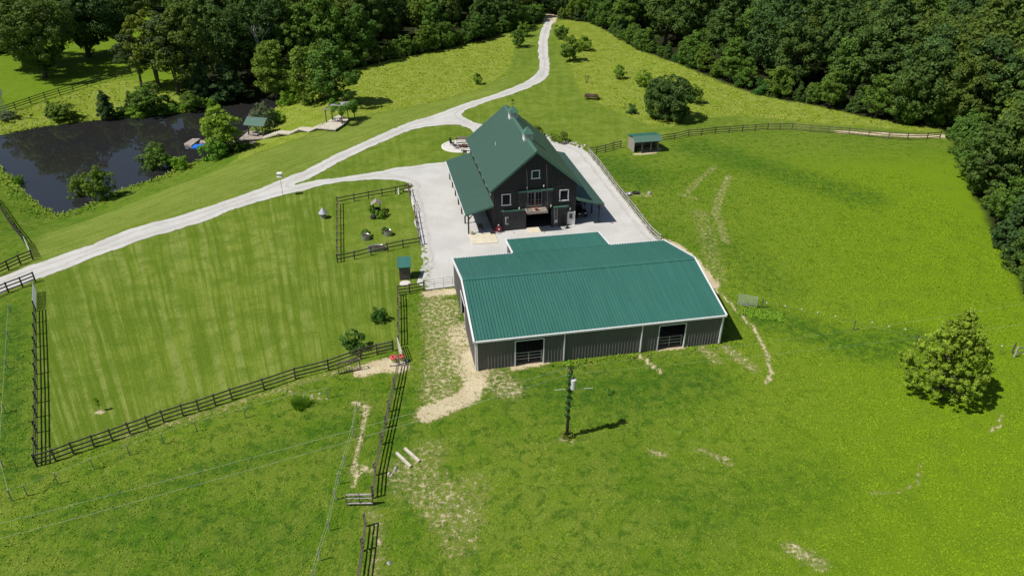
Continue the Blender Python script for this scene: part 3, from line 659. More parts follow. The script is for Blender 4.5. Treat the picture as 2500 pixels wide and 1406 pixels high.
# hose reel
hr = thing('hose_reel', 'coiled red garden hose on a reel beside the barn corner', 'hose reel', bl(.62, -.42, .03), BY)
m = MB()
for r_, zc in ((.38, .5), (.31, .52), (.24, .5)):
    for i in range(16):
        t0, t1 = 2*math.pi*i/16, 2*math.pi*(i+1)/16; m.bar((math.cos(t0)*r_, -.05+r_*.3-.1, zc+math.sin(t0)*r_), (math.cos(t1)*r_, -.05+r_*.3-.1, zc+math.sin(t1)*r_), .09, .09, (0, 1, 0))
m.tube([(-.3, 0, .2), (-.6, .05, .35), (-.75, .1, .2), (-.6, .15, .03), (-.2, -.35, .03), (.3, -.4, .03)], [.03]*6); m.build('hose', M_red, hr)
MB().cyl((0, -.15, .5), (0, .25, .5), .12, .12, 10).box(-.05, .05, .15, .25, 0, .95).box(-.12, .05, .05, .2, .9, 1.08).build('reel_stand', M_white, hr)
# bucket by lean-to post
o = MB().lathe([(0, 0), (.20, 0), (.23, .62), (.2, .62), (.19, .58), (0, .58)], 14).build('bucket', M_tan, smooth=False); o.location = bl(-3.0, -.45, .03); tag(o, 'tall tan bucket by the front left lean-to post', 'bucket')
# pot on the balcony
pt = thing('flower_pot', 'red clay flower pot standing on the hanging balcony', 'flower pot', bl(5.4, -.95, 2.96), 0)
MB().lathe([(0, 0), (.14, 0), (.2, .32), (.23, .32), (.23, .38), (.17, .38), (.17, .34), (0, .34)], 12).build('pot', M_terra, pt)
# notice
o = MB().box(-.22, .22, -.015, .015, -.17, .17).build('notice_board', M_white); o.location = bl(8.28, -.16, .82); o.rotation_euler[2] = BY; tag(o, 'small white notice fixed low on the barn sliding door', 'notice')
# ladder
m = MB().bar((-.2, 0, 0), (-.2, .0, 2.9), .05, .04, (1, 0, 0)).bar((.2, 0, 0), (.2, 0, 2.9), .05, .04, (1, 0, 0))
for i in range(9): m.bar((-.2, 0, .25+i*.31), (.2, 0, .25+i*.31), .03, .03)
o = m.build('ladder', M_galv); o.location = bl(8.2, -.42, .03); o.rotation_euler = (R_(-4), 0, BY); tag(o, 'grey ladder leaning on the barn front right of the balcony', 'ladder')
# boot rack
m = MB().box(-.04, .04, -.03, .03, 0, 1.5)
for i in range(5): m.bar((-.3, 0, .25+i*.28), (.3, 0, .25+i*.28), .04, .04); m.cyl((-.22, -.08, .25+i*.28), (-.22, .0, .25+i*.28), .07, .07, 8); m.cyl((.22, -.08, .25+i*.28), (.22, .0, .25+i*.28), .07, .07, 8)
o = m.build('boot_rack', M_dark); o.location = bl(9.3, -.22, .03); o.rotation_euler[2] = BY; tag(o, 'black rack leaning on the barn beside the white door', 'rack')
o = MB().cyl((0, 0, 0), (0, 0, .06), .28, .28, 12).cyl((0, 0, .06), (0, 0, .5), .07, .05, 8).box(-.2, .2, -.1, .1, .42, .5).build('boot_scraper', M_dark); o.location = bl(9.75, -.75, .03); tag(o, 'small black iron boot scraper on gravel by the white door', 'boot scraper')
# utility vehicle
uv = thing('utility_vehicle', 'black utility vehicle parked under the right lean-to of the barn', 'utility vehicle', bl(12.3, 3.2, .03), BY+.12)
MB().prism([(-1.5, .45), (1.35, .45), (1.35, .95), (.2, .98), (.1, .7), (-.6, .7), (-.75, 1.0), (-1.5, .85)], 'x', -.68, .68).build('body', M_dark, uv)
MB().box(-.6, .6, -.1, .35, .7, .92).box(-.6, .6, .3, .42, .9, 1.35).build('seat', M_tyre, uv)
m = MB()
for x in (-.64, .64):
    m.bar((x, -.95, .9), (x, -.5, 1.85), .05, .05).bar((x, -.5, 1.85), (x, .5, 1.85), .05, .05).bar((x, .5, 1.85), (x, .62, .9), .05, .05)
m.bar((-.64, -.5, 1.85), (.64, -.5, 1.85), .05, .05).bar((-.64, .5, 1.85), (.64, .5, 1.85), .05, .05).build('roll_cage', M_dark, uv)
MB().box(-.68, .68, -.55, .55, 1.87, 1.93).build('roof', M_dark, uv)
for x in (-.72, .72):
    for y in (-1.0, .95):
        wh = MB().cyl((x-.13, y, .32), (x+.13, y, .32), .33, .33, 16).build('wheel', M_tyre, uv); MB().cyl((x-.14, y, .32), (x+.14, y, .32), .16, .16, 10).build('rim', M_galv, wh)
for x in (-.45, .45): MB().box(x-.12, x+.12, -1.54, -1.5, .66, .78).build('headlight', M_frame, uv)
# chair below the left lean-to
def chair(name, label, loc, rz, mat, group=None, wd=.6, high=1.0, arms=True):
    t = thing(name, label, 'chair', loc, rz, group)
    MB().box(-wd/2, wd/2, -.28, .28, .38, .45).build('seat', mat, t)
    MB().prism([(.22, .45), (.28, .45), (.42, high), (.36, high)], 'x', -wd/2, wd/2).build('backrest', mat, t)
    for x in (-wd/2+.04, wd/2-.04):
        for y in (-.24, .24): MB().box(x-.03, x+.03, y-.03, y+.03, 0, .38).build('leg', mat, t)
        if arms: MB().box(x-.04, x+.04, -.3, .3, .6, .65).box(x-.03, x+.03, -.28, -.22, .45, .6).build('armrest', mat, t)
    return t
chair('porch_chair', 'black chair standing in the shade of the left lean-to', bl(-1.6, 1.0, .03), BY+2.9, M_dark)

# ------------------------------------------------------------------ patio behind the barn
pc = Vector((*gz(1128, 358, 0), 0)); a1 = Vector((*gz(1085, 362, 0), 0)); RAD = (pc-a1).length
pts = [(pc.x+math.cos(t)*RAD*1.05, pc.y+math.sin(t)*RAD*.98) for t in np.linspace(0, 2*math.pi, 48, endpoint=False)]
m = MB(); m.add([(x, y, .06) for x, y in pts]+[(x, y, -.1) for x, y in pts], [tuple(range(48))]+[(i, 48+i, 48+(i+1) % 48, (i+1) % 48) for i in range(48)])
o = m.build('patio', M_conc2); tag(o, kind='structure')
m = MB()
for i in range(48):
    (x0, y0), (x1, y1) = pts[i], pts[(i+1) % 48]; f = 1+.28/RAD
    q = [(x0, y0, .11), (x1, y1, .11), (pc.x+(x1-pc.x)*f, pc.y+(y1-pc.y)*f, .11), (pc.x+(x0-pc.x)*f, pc.y+(y0-pc.y)*f, .11)]; m.slab(*q, .2)
o = m.build('patio_edging', M_edge); tag(o, kind='structure')
def onp(x, y): v = gz(x, y, .06); return Vector((v[0], v[1], .06))
chair('patio_chair', 'high backed dark wooden chair at the outer left of the round patio', onp(1104, 355), 1.2, M_dark, 'chairs on the round patio', .65, 1.25)
chair('patio_chair', 'dark lounge chair in the middle of the round patio', onp(1113, 362.5), 2.0, M_woodd, 'chairs on the round patio', .6, .9)
chair('patio_chair', 'brown wooden chair next to the fire pit on the round patio', onp(1125.5, 364.5), 2.6, M_rust, 'chairs on the round patio', .6, .95)
chair('patio_chair', 'dark chair at the front edge of the round patio by the lean-to roof', onp(1135, 377), 3.3, M_woodd, 'chairs on the round patio', .6, .85)
bn = thing('patio_bench', 'long pale bench with open frame at the rear of the round patio', 'bench', onp(1128, 349), .15)
MB().box(-.95, .95, -.25, .25, .4, .46).build('seat', M_deck, bn); MB().box(-.95, .95, .22, .27, .5, 1.0).build('backrest', M_deckg, bn)
for x in (-.9, .9): MB().box(x-.03, x+.03, -.25, .27, 0, .4).box(x-.03, x+.03, .2, .27, .4, 1.0).build('leg', M_dark, bn)
bn = thing('patio_bench', 'low pale bench at the front right of the round patio', 'bench', onp(1140, 369), .15)
MB().box(-1.0, 1.0, -.25, .25, .4, .46).build('seat', M_deck, bn)
for x in (-.9, .9): MB().box(x-.03, x+.03, -.22, .22, 0, .4).build('leg', M_dark, bn)
fp = thing('fire_pit', 'round rusty fire pit in the centre of the patio chairs', 'fire pit', onp(1134, 359), 0)
MB().lathe([(.45, 0), (.55, .35), (.6, .35), (.55, .38), (.4, .2), (0, .15)], 16).build('bowl', M_rust, fp)

# ------------------------------------------------------------------ run-in shelter in the pasture
sh = thing('run_in_shelter', 'open-front grey board shelter with green roof at the pasture fence', 'shelter', (*gz(1547, 373, 0), Hh(*gz(1547, 373))), .21)
W_, D_ = 4.3, 2.9
m = MB().box(0, .08, 0, D_, 0, 2.0).box(W_-.08, W_, 0, D_, 0, 2.0).box(.08, W_-.08, D_-.08, D_, 0, 1.95)
m.prism([(0, 2.0), (D_, 2.0), (D_, 1.95), (.9, 2.5), (0, 2.1)], 'x', 0, .08); m.prism([(0, 2.0), (D_, 2.0), (.9, 2.5), (0, 2.1)], 'x', W_-.08, W_)
m.build('wall', M_wood, sh)
ribbed((-.2, -.75, 1.98), (W_+.3, -.75, 1.98), (W_+.3, .45, 2.62), (-.2, .45, 2.62), 20).build('roof', M_roofb, sh)
ribbed((-.2, D_+.35, 2.12), (W_+.3, D_+.35, 2.12), (W_+.3, .45, 2.62), (-.2, .45, 2.62), 20).build('roof', M_roof, sh)
for x in (1.45, 3.0, W_-.12): MB().box(x-.07, x+.07, .02, .16, 0, 2.05).build('post', M_wood, sh)

# ------------------------------------------------------------------ small hut on the lawn
q = P(976, 684); hu = thing('lawn_hut', 'narrow dark plank hut with green pitched roof on the lawn', 'hut', q, .14)
MB().box(0, 1.25, 0, 1.2, 0, 1.75).box(-.02, 1.27, -.03, 0, .85, .95).build('wall', M_woodd, hu)
MB().slab((-.15, -.2, 1.72), (1.4, -.2, 1.72), (1.4, 1.5, 2.25), (-.15, 1.5, 2.25), .06).build('roof', M_roof, hu)
m = MB()
for i in range(6): m.bar((.1+i*.21, -.012, .05), (.1+i*.21, -.012, 1.7), .02, .02, (1, 0, 0))
m.build('batten', M_wood, hu)
o = MB().cyl((0, 0, 0), (0, 0, .06), .62, .62, 20).build('stone_disc', M_conc2); o.location = P(989, 692.5)+Vector((0, 0, .02)); tag(o, 'round pale stone disc in the grass below the plank hut', 'stone disc')

# ------------------------------------------------------------------ fences
_pm = {}
def post_mesh(mat, h, s=.12):
    kk = (mat.name, h, s)
    if kk not in _pm: _pm[kk] = MB().box(-s/2, s/2, -s/2, s/2, -.15, h).mesh('post', mat)
    return _pm[kk]
def fence(pts, label, rails=(.35, .75, 1.15), hp=1.3, sp=2.45, mat=M_rail, matp=None, board=(.035, .14), name='board_fence', cat='fence', group=None, world=False, wires=None, ps=.13, off=.08):
    W = [Vector(p) if world else P(*p) for p in pts]
    t = thing(name, label, cat, W[0], 0, group); o0 = W[0]; matp = matp or mat
    st = [W[0]]
    for a, b in zip(W[:-1], W[1:]):
        L = (b-a).length; n = max(1, round(L/sp))
        for i in range(1, n+1):
            q = a.lerp(b, i/n); q.z = Hh(q.x, q.y); st.append(q)
    rn_ = random.Random(len(label))
    for i, q in enumerate(st):
        po = bpy.data.objects.new('post', post_mesh(matp, hp, ps)); link(po, t); po.location = q-o0
        d = (st[min(i+1, len(st)-1)]-st[max(i-1, 0)]); po.rotation_euler = (rn_.uniform(-.03, .03), rn_.uniform(-.03, .03), math.atan2(d.y, d.x))
    for rz_ in rails:
        m = MB()
        for a, b in zip(st[:-1], st[1:]):
            d = (b-a).normalized(); nn = Vector((d.y, -d.x, 0))*off; j = rn_.uniform(-.02, .02)
            m.bar(a-o0+nn+Vector((0, 0, rz_+j)), b-o0+nn+Vector((0, 0, rz_+rn_.uniform(-.02, .02))), board[0], board[1])
        m.build('wire' if wires else 'rail', wires or mat, t)
    return t
TR = (.33, .74, 1.15)
fence([(88, 760), (91, 950), (91, 1138)], 'dark three rail fence down the left side of the big mown lot', TR, mat=M_railb, off=-.08)
fence(F2+[(960, 856)], 'weathered three rail fence along the lower edge of the big mown lot', TR, mat=M_rail)
fence([(972, 722), (973, 780), (973, 845)], 'three rail fence between the mown lot and the weedy strip beside the shed', TR, mat=M_rail, off=-.08)
fence([(974, 893), (962, 950), (950, 1005), (932, 1085), (916, 1160), (911, 1216)], 'long leaning three rail fence running down from the feed tubs to the lower gate', TR, mat=M_rail, off=-.08)
fence([(893, 1285), (886, 1345), (872, 1440)], 'short three rail fence at the bottom edge below the lower gate', TR, mat=M_rail, off=-.08)
fence([(972, 721), (1000, 717), (1035, 711)], 'short three rail fence from the lot corner to the thin tube gate', TR, mat=M_rail)
fence([(-60, 440), (0, 508), (62, 596)], 'dark rail fence by the left end of the pond', TR, mat=M_railb, off=.08)
fence([(81, 634), (51, 646), (22, 660), (-30, 684)], 'dark rail fence just above the gravel drive at the left edge', TR, mat=M_railb)
fence([(87, 688), (56, 701), (21, 714), (-30, 736)], 'dark rail fence just below the gravel drive at the left edge', TR, mat=M_railb)
G2 = (.5, 1.0)
fence([(824, 500), (865, 491.5), (900, 485), (933, 479), (966, 473), (997, 466)], 'two rail garden fence on the side toward the drive fork', G2, hp=1.2, mat=M_rail)
fence([(824, 641), (824, 570), (824, 500)], 'garden fence with leaning posts on the side facing the open lawn', G2, hp=1.2, mat=M_rail, sp=2.2)
fence([(824, 641), (866, 633), (906, 622.7), (946, 613), (984, 604.5), (1026, 598)], 'two rail garden fence on the side toward the plank hut', G2, hp=1.2, mat=M_rail)
fence([(1012, 520), (1019, 560), (1026, 599)], 'garden fence along the gravel yard, longer stretch', G2, hp=1.2, mat=M_rail, sp=2.0)
fence([(997, 466), (1000, 480), (1004, 494)], 'garden fence along the gravel yard, short stretch by the corner', G2, hp=1.2, mat=M_rail, sp=2.0)
fence([(1437, 378), (1466, 412), (1505, 466), (1550, 522), (1586, 570), (1612, 594)], 'pale three rail fence along the right side of the gravel yard', TR, mat=M_railc, sp=2.6)
fence(F11[:5], 'weathered fence between the yard corner and the run-in shelter', TR, mat=M_rail, sp=2.6)
fence([(1600, 348)]+F11[6:], 'long curving weathered fence behind the right pasture', TR, mat=M_rail, sp=2.9)
fence([(-40, 292), (0, 279), (38, 267), (76, 254), (111, 242), (146, 231.5), (179, 222), (213, 211), (245, 202), (282, 193), (298, 189.5), (322, 184)], 'dark three rail fence beyond the pond in the far left field', (.4, .85, 1.3), hp=1.45, mat=M_railb, sp=2.9)
fence([(2476, 872), (2500, 866), (2540, 858)], 'pale board fence section at the right edge of the photo', (.5, 1.1), mat=M_railc, hp=1.2)
# electric fences: thin posts with pale wires
EW = dict(mat=M_wire, wires=M_wire, board=(.008, .008), hp=1.15, ps=.07, off=.03)
fence([(30, 1222), (68, 1210), (142, 1181), (230, 1145), (317, 1111), (400, 1083), (481, 1053), (600, 1020), (720, 985), (800, 972)], 'thin white electric wire fence parallel to the lower fence of the mown lot', (1.1,), name='wire_fence', matp=M_railc, sp=6.5, **EW)
fence([(30, 1222), (8, 1140), (20, 900), (28, 765)], 'thin white wire fence in the green strip at the far left', (1.1,), name='wire_fence', matp=M_railc, sp=7, **EW)
fence([(872, 1008), (863, 1067), (843, 1139), (829, 1182), (821, 1220), (805, 1295), (782, 1368), (768, 1420)], 'white wire fence on thin pale posts left of the worn path', (.6, 1.1), name='wire_fence', matp=M_railc, sp=4.5, **EW)
tf = fence([(1860, 752), (2083, 806), (2235, 842), (2470, 862)], 'thin electric fence crossing the right pasture behind the single tree', (.9,), name='wire_fence', matp=M_woodd, sp=16, mat=M_woodd, wires=M_galv, board=(.008, .008), hp=1.2, ps=.1, off=.03)
im = MB().lathe([(0, 0), (.055, .02), (.055, .12), (0, .14)], 8).mesh('insulator', M_white)
rm = MB().box(-.008, .008, -.008, .008, -.95, 0).mesh('step_post', M_woodd)
for x, y in ((1872, 741), (1917, 748), (1957, 756), (1996, 764), (2040, 773), (2129, 788), (2170, 798), (2210, 805), (2446, 846)):
    q = P(x, y, 1.0); i_ = bpy.data.objects.new('insulator', im); link(i_, tf); i_.location = q-tf.location
    j_ = bpy.data.objects.new('step_post', rm); link(j_, i_)
# gates
def tube_gate(p, q, label, h=1.25, n=6, mat=M_gate, r=.022, uprights=1, name='tube_gate', frame=.035, lift=.15):
    a = P(*p); b = P(*q); t = thing(name, label, 'gate', a, 0); d = b-a
    m = MB(); m.cyl((0, 0, lift), (0, 0, h), frame, frame, 8).cyl(d+Vector((0, 0, lift)), d+Vector((0, 0, h)), frame, frame, 8).build('gate_frame', mat, t)
    m = MB()
    for i in range(n):
        z = lift+(h-lift)*i/(n-1); m.cyl((0, 0, z), d+Vector((0, 0, z)), r, r, 6)
    m.build('gate_rail', mat, t)
    for i in range(uprights):
        e = d*((i+1)/(uprights+1)); MB().cyl(e+Vector((0, 0, lift)), e+Vector((0, 0, h)), r, r, 6).build('upright', mat, t)
    return t
tube_gate((1038, 710), (1106, 701), 'thin pale tube gate closing the yard beside the shed', 1.35, 5, M_galv, .016, 2, frame=.025)
tube_gate((923, 865), (958, 857), 'grey mesh gate at the lower right corner of the mown lot', 1.2, 8, M_galv, .014, 5)
tube_gate((88, 757), (89, 715), 'pale metal gate at the upper left corner of the mown lot by the drive', 1.25, 8, M_gate, .03, 3)
tube_gate((64, 598), (79, 630), 'pale metal gate between the two dark fences above the drive', 1.25, 8, M_gate, .03, 3)
tube_gate((1005, 496), (1012, 518), 'white gate in the garden fence on the yard side', 1.15, 4, M_white, .035, 2)
tube_gate((1800, 744), (1846, 753), 'galvanized tube gate panel standing alone in the right pasture', 1.35, 6, M_gate, .03, 0)
tube_gate((972, 850), (984, 885), 'white rail gate beside the red feed tubs', 1.25, 5, M_railc, .05, 0)
t = tube_gate((1618, 596), (1640, 622), 'dark narrow gate at the lower end of the yard fence', 1.2, 4, M_railb, .03, 1)
# wooden board gate at the lower fence
a = P(848, 1234); b = P(911, 1233); d = b-a
g = thing('board_gate', 'low silvered board gate with white topped rails on the worn path', 'gate', a)
for z in (.25, .78, 1.12): MB().bar(Vector((0, 0, z)), d+Vector((0, 0, z)), .14, .06).build('rail', M_railc, g)
for f in (0, .5, 1): MB().bar(d*f+Vector((0, 0, -.1)), d*f+Vector((0, 0, 1.2)), .07, .09, (1, 0, 0)).build('upright', M_rail, g)
MB().bar(Vector((0, 0, .25)), d*.5+Vector((0, 0, 1.1)), .04, .04).bar(d*.5+Vector((0, 0, 1.1)), d+Vector((0, 0, .25)), .04, .04).build('brace', M_rail, g)
# old wire crate / hay rack leaning on the fence
a = P(828, 914); b = P(880, 903); d = b-a; nn = Vector((-d.y, d.x, 0)).normalized()*-1.0; t = thing('hay_rack', 'old dark slatted hay rack leaning on the lower fence', 'hay rack', a)
m = MB(); m.bar((0, 0, 0), (0, 0, 1.25), .09, .09, (1, 0, 0)).bar(d, d+Vector((0, 0, 1.25)), .09, .09, (1, 0, 0)).bar((0, 0, 1.2), d+Vector((0, 0, 1.2)), .09, .09).bar((0, 0, .1), d+Vector((0, 0, .1)), .07, .07)
m.bar(-nn*.4+Vector((0, 0, 1.05)), d-nn*.4+Vector((0, 0, 1.05)), .07, .07).bar((0, 0, 1.2), -nn*.4+Vector((0, 0, 1.05)), .06, .06).bar(d+Vector((0, 0, 1.2)), d-nn*.4+Vector((0, 0, 1.05)), .06, .06).build('frame', M_rail, t)
m = MB()
for i in range(1, 8): m.bar(d*i/8+Vector((0, 0, .1)), d*i/8-nn*.4+Vector((0, 0, 1.05)), .04, .04)
m.build('slats', M_woodd, t)
# feed tubs on a pallet
q = P(970, 886); t = thing('feed_pallet', 'pale wooden pallet under the red and yellow feed tubs', 'pallet', q, .15)
MB().box(-.75, .75, -.55, .5, .02, .22).build('deck', M_deck, t)
for (x, y), lb in (((-.32, -.08), 'red rimmed yellow feed tub, left one on the pallet'), ((.38, .12), 'red rimmed yellow feed tub, right one on the pallet behind the fence')):
    v = q+Vector((x, y, .22)); f = thing('feed_tub', lb, 'feed tub', v, 0, 'feed tubs on the pallet')
    MB().lathe([(0, 0), (.27, 0), (.30, .42)], 16).build('tub', M_yellow, f)
    MB().lathe([(.30, .42), (.36, .45), (.36, .55), (.20, .60), (.13, .58), (.11, .45)], 16).build('lid', M_pink, f)
o = MB().lathe([(0, 0), (.1, 0), (.12, .2), (0, .22)], 10).build('salt_block', M_white); o.location = q+Vector((.9, .25, 0)); tag(o, 'small white salt block on the ground by the feed tubs')
o['category'] = 'salt block'

# ------------------------------------------------------------------ utility pole with wires
pb = P(1384, 1066); up_ = thing('utility_pole', 'tall wooden utility pole wrapped in vine in the front pasture', 'utility pole', pb)
MB().cyl((0, 0, -.2), (.0, 0, 7.3), .14, .09, 10).build('pole', M_bark, up_, True)
tr = MB().cyl((.28, -.12, 5.15), (.28, -.12, 6.05), .23, .23, 14).cyl((.28, -.12, 6.05), (.28, -.12, 6.12), .23, .12, 14).build('transformer', simple('light_grey_enamel', (.62, .63, .65), .4, var=.06), up_)
MB().cyl((.28, -.12, 6.1), (.28, -.12, 6.4), .05, .03, 8).build('bushing', M_woodd, tr)
MB().box(-.25, .25, -.05, .05, 6.95, 7.05).cyl((-.22, 0, 7.05), (-.22, 0, 7.25), .05, .04, 8).cyl((.22, 0, 7.05), (.22, 0, 7.25), .05, .04, 8).build('crossarm', M_wood, up_)
def wire(p, q, label, sag, r=.006, n=24):
    m = MB(); pr = None; o0 = Vector(p)
    for i in range(n+1):
        f = i/n; v = Vector(p).lerp(Vector(q), f)-Vector((0, 0, 4*sag*f*(1-f)))-o0
        if pr is not None: m.cyl(pr, v, r, r, 5, False)
        pr = v
    o = m.build('power_line', M_wire, None); o.location = o0; return tag(o, label, 'power line')
top = pb+Vector((0, 0, 7.2))
def far(px, py, z): x, y = gz(px, py, z); return Vector((x, y, z))
wire(top, far(-300, 1352, 7.0), 'upper pale overhead wire from the pole to the left edge', .4)
wire(pb+Vector((0, 0, 6.5)), far(-300, 1393, 6.3), 'lower pale overhead wire from the pole to the left edge', .4)
wire(top, far(2800, 690, 7.0), 'upper thin overhead wire running from the pole to the right', .5, .003)
wire(pb+Vector((0, 0, 6.5)), far(2800, 748, 6.3), 'lower thin overhead wire running from the pole to the right', .5, .003)
m = MB().cyl((0, 0, 0), (-.05, 0, .1), .02, .02, 6)
o = MB().cyl((-1.2, 0, -.10), (-.1, 0, 0), .018, .018, 6).cyl((.5, 0, 0), (1.9, .1, .05), .02, .02, 6).bar((-.1, 0, 0), (.5, 0, 0), .02, .02).build('cable_stub', M_wire, up_); o.location = (0, 0, 5.0)

# ------------------------------------------------------------------ small things in the yards and fields
def tank(px, py, r, h, label, sx=1., rz=0, name='stock_tank'):
    q = P(px, py); t = thing(name, label, 'planter', q, rz, 'galvanized planters in the fenced garden')
    pr = [(r, 0)]
    for i in range(5): pr += [(r+.02, h*(i+.3)/5), (r, h*(i+.9)/5)]
    pr += [(r+.02, h), (r-.03, h), (r-.03, h-.12), (0, h-.12)]
    MB().lathe(pr, 22, sx=sx).build('tub', M_galv, t, True); MB().lathe([(r-.04, h-.1), (0, h-.07)], 18, sx=sx).build('soil', M_soil, t); return t
tank(894, 584, .52, .6, 'round galvanized tank planter, the left one full of leafy plants')
tank(948, 574, .52, .6, 'round galvanized tank planter nearer the yard, half planted')
tank(920, 611, .55, .55, 'long oval galvanized trough beside the lower garden fence', 1.95, .22)
# wishing well
q = P(921, 517); t = thing('wishing_well', 'small well house with a pale shingled gable roof in the garden', 'well', q, .2)
MB().lathe([(.5, 0), (.5, .5), (.38, .5), (.38, .1), (0, .1)], 14).build('well_ring', M_woodd, t)
for x in (-.45, .45): MB().box(x-.05, x+.05, -.05, .05, 0, 1.5).build('post', M_woodd, t)
MB().slab((-.75, -.6, 1.25), (-.75, .6, 1.25), (0, .6, 1.75), (0, -.6, 1.75), .05).build('roof', M_wood, t)
MB().slab((.75, -.6, 1.25), (.75, .6, 1.25), (0, .6, 1.75), (0, -.6, 1.75), .05).build('roof', M_wood, t)
o = MB().lathe([(0, 0), (.42, .02), (.45, .25), (.3, .5), (.1, .62), (0, .63)], 12, sx=1.1).build('dark_mound', M_tyre, smooth=True); o.location = P(913, 533); tag(o, 'dark rounded shrub pot covered in black cloth before the well house', 'mound')
o['name_note'] = 0; del o['name_note']; o.name = 'covered_pot'
# statue and bench in garden corner
q = P(974, 474); t = thing('garden_statue', 'small white statue by the garden fence corner', 'statue', q)
MB().lathe([(0, 0), (.16, 0), (.16, .08), (.12, .12), (.15, .35), (.13, .6), (.06, .72), (.09, .82), (.07, .92), (0, .96)], 12).build('figure', M_white, t, True)
t = thing('garden_bench', 'small pale bench at the garden corner nearest the drive', 'bench', P(992, 469.5), -.3)
MB().box(-.55, .55, -.16, .16, .36, .42).build('seat', M_deck, t)
for x in (-.45, .45): MB().box(x-.04, x+.04, -.14, .14, 0, .36).build('leg', M_woodd, t)
# galvanized bird feeder hopper
q = P(790, 532); t = thing('lawn_feeder', 'silver cone roofed feeder standing on the open lawn left of the garden', 'feeder', q)
MB().cyl((0, 0, 0), (0, 0, .35), .36, .36, 16).cyl((0, 0, .45), (0, 0, .62), .38, .38, 16).build('drum', M_galv, t)
MB().cyl((0, 0, .3), (0, 0, .8), .12, .12, 8).build('core', M_dark, t)
MB().cyl((0, 0, .72), (0, 0, 1.5), .62, .02, 10).build('cone_roof', simple('bright_tin', (.55, .56, .62), .35, .4, var=.06), t)
# bird house pole by the drive
q = P(691, 478); t = thing('birdhouse_pole', 'white bird house on a tall thin pole beside the drive', 'bird house', q)
MB().cyl((0, 0, 0), (0, 0, 3.0), .035, .03, 8).build('pole', M_galv, t)
b = MB().box(-.27, .27, -.27, .27, 2.95, 3.4).build('house', M_white, t); MB().box(-.36, .36, -.36, .36, 3.4, 3.47).build('roof', M_white, b); MB().box(-.36, .36, -.36, .36, 2.9, 2.95).build('perch_tray', M_white, b)
# tyre ring / black pans in the pasture
for (x, y), mt, lb in (((1552, 473), M_tyre, 'black rubber feed pan in the right pasture near the yard fence'), ((1533, 476), M_galv, 'grey feed pan half hidden by the pale yard fence')):
    o = MB().lathe([(0, .03), (.3, .03), (.36, .28), (.42, .28), (.40, 0), (0, 0)], 14, sx=1.3).build('feed_pan', mt, smooth=True); o.location = P(x, y); tag(o, lb, 'feed pan')
rnk = random.Random(8)
def rock(px, py, s, label=None, group=None, name='rock', mat=M_rock):
    bm_ = MB(); n = 7
    pr = []
    for j in range(4):
        zz = s*.7*j/3; r = s*(.5, .55, .42, .0)[j]
        for i in range(n):
            a = 2*math.pi*i/n; k_ = r*rnk.uniform(.75, 1.2); pr.append((math.cos(a)*k_, math.sin(a)*k_*.8, zz*rnk.uniform(.85, 1.1)-.03))
    fs = [tuple(range(n))]+[(j*n+i, j*n+(i+1) % n, (j+1)*n+(i+1) % n, (j+1)*n+i) for j in range(3) for i in range(n)]
    o = bm_.add(pr, fs).build(name, mat); o.location = P(px, py); o.rotation_euler[2] = rnk.uniform(0, 6)
    return tag(o, label, 'rock', group)
rock(1585, 474, .7, 'single pale boulder in the pasture right of the black feed pan')
for i in range(26):
    f = i/25; x = 1335+f*90+rnk.uniform(-4, 4); y = 336+f*24+rnk.uniform(-3, 4)
    rock(x, y, rnk.uniform(.3, .75), 'pale rock in the loose row edging the yard behind the barn', 'rocks edging the yard behind the barn')
for x, y in ((957, 1160), (963, 1150), (966, 1143), (950, 1156)): rock(x, y, .32, 'small pale stone in the cluster by the leaning fence', 'stones by the leaning fence')
for x, y in ((950, 1375),): rock(x, y, .35, 'lone pale stone in the grass near the bottom fence')
for x, y in ((798, 898), (742, 970), (763, 967), (781, 961)): rock(x, y, .28, 'small white stone near the lower lot fence', 'white stones near the lower fence')
# concrete beams in the grass
for p, q, lb, rr_ in (((968, 1107), (1003, 1141), 'pale post lying in the grass, the lower of the pair', .09), ((988, 1096), (1024, 1128), 'pale jointed post lying in the grass, the upper of the pair', .09)):
    a, b = P(*p), P(*q); o = MB().bar((0, 0, .1), b-a+Vector((0, 0, .1)), .2, .18).build('lying_post', M_deck); o.location = a; tag(o, lb, 'wooden post', 'pair of posts lying in the grass')
# old cart
q = P(1447, 243); t = thing('farm_cart', 'old rusty farm wagon left at the meadow edge', 'farm wagon', q, -.25)
MB().box(-1.6, .9, -.55, .55, .55, .68).build('bed', M_deckg, t)
MB().box(-1.6, .9, -.6, -.55, .55, .95).box(-1.6, .9, .55, .6, .55, .95).box(-1.65, -1.6, -.6, .6, .55, .9).build('side_board', M_rust, t)
MB().box(.3, .9, -.4, .4, .68, 1.05).bar((.9, 0, .5), (2.0, 0, .3), .1, .1).bar((.9, .4, .5), (2.0, 0, .3), .07, .07).bar((.9, -.4, .5), (2.0, 0, .3), .07, .07).build('front_gear', M_rust, t)
for x in (-1.1, .7):
    for y in (-.68, .68):
        wm = MB()
        for i in range(14):
            t0, t1 = 2*math.pi*i/14, 2*math.pi*(i+1)/14; wm.bar((x+.42*math.cos(t0), y, .42+.42*math.sin(t0)), (x+.42*math.cos(t1), y, .42+.42*math.sin(t1)), .06, .06, (0, 1, 0))
            if i % 2: wm.bar((x, y, .42), (x+.42*math.cos(t0), y, .42+.42*math.sin(t0)), .04, .04, (0, 1, 0))
        wm.build('wheel', M_rust, t)
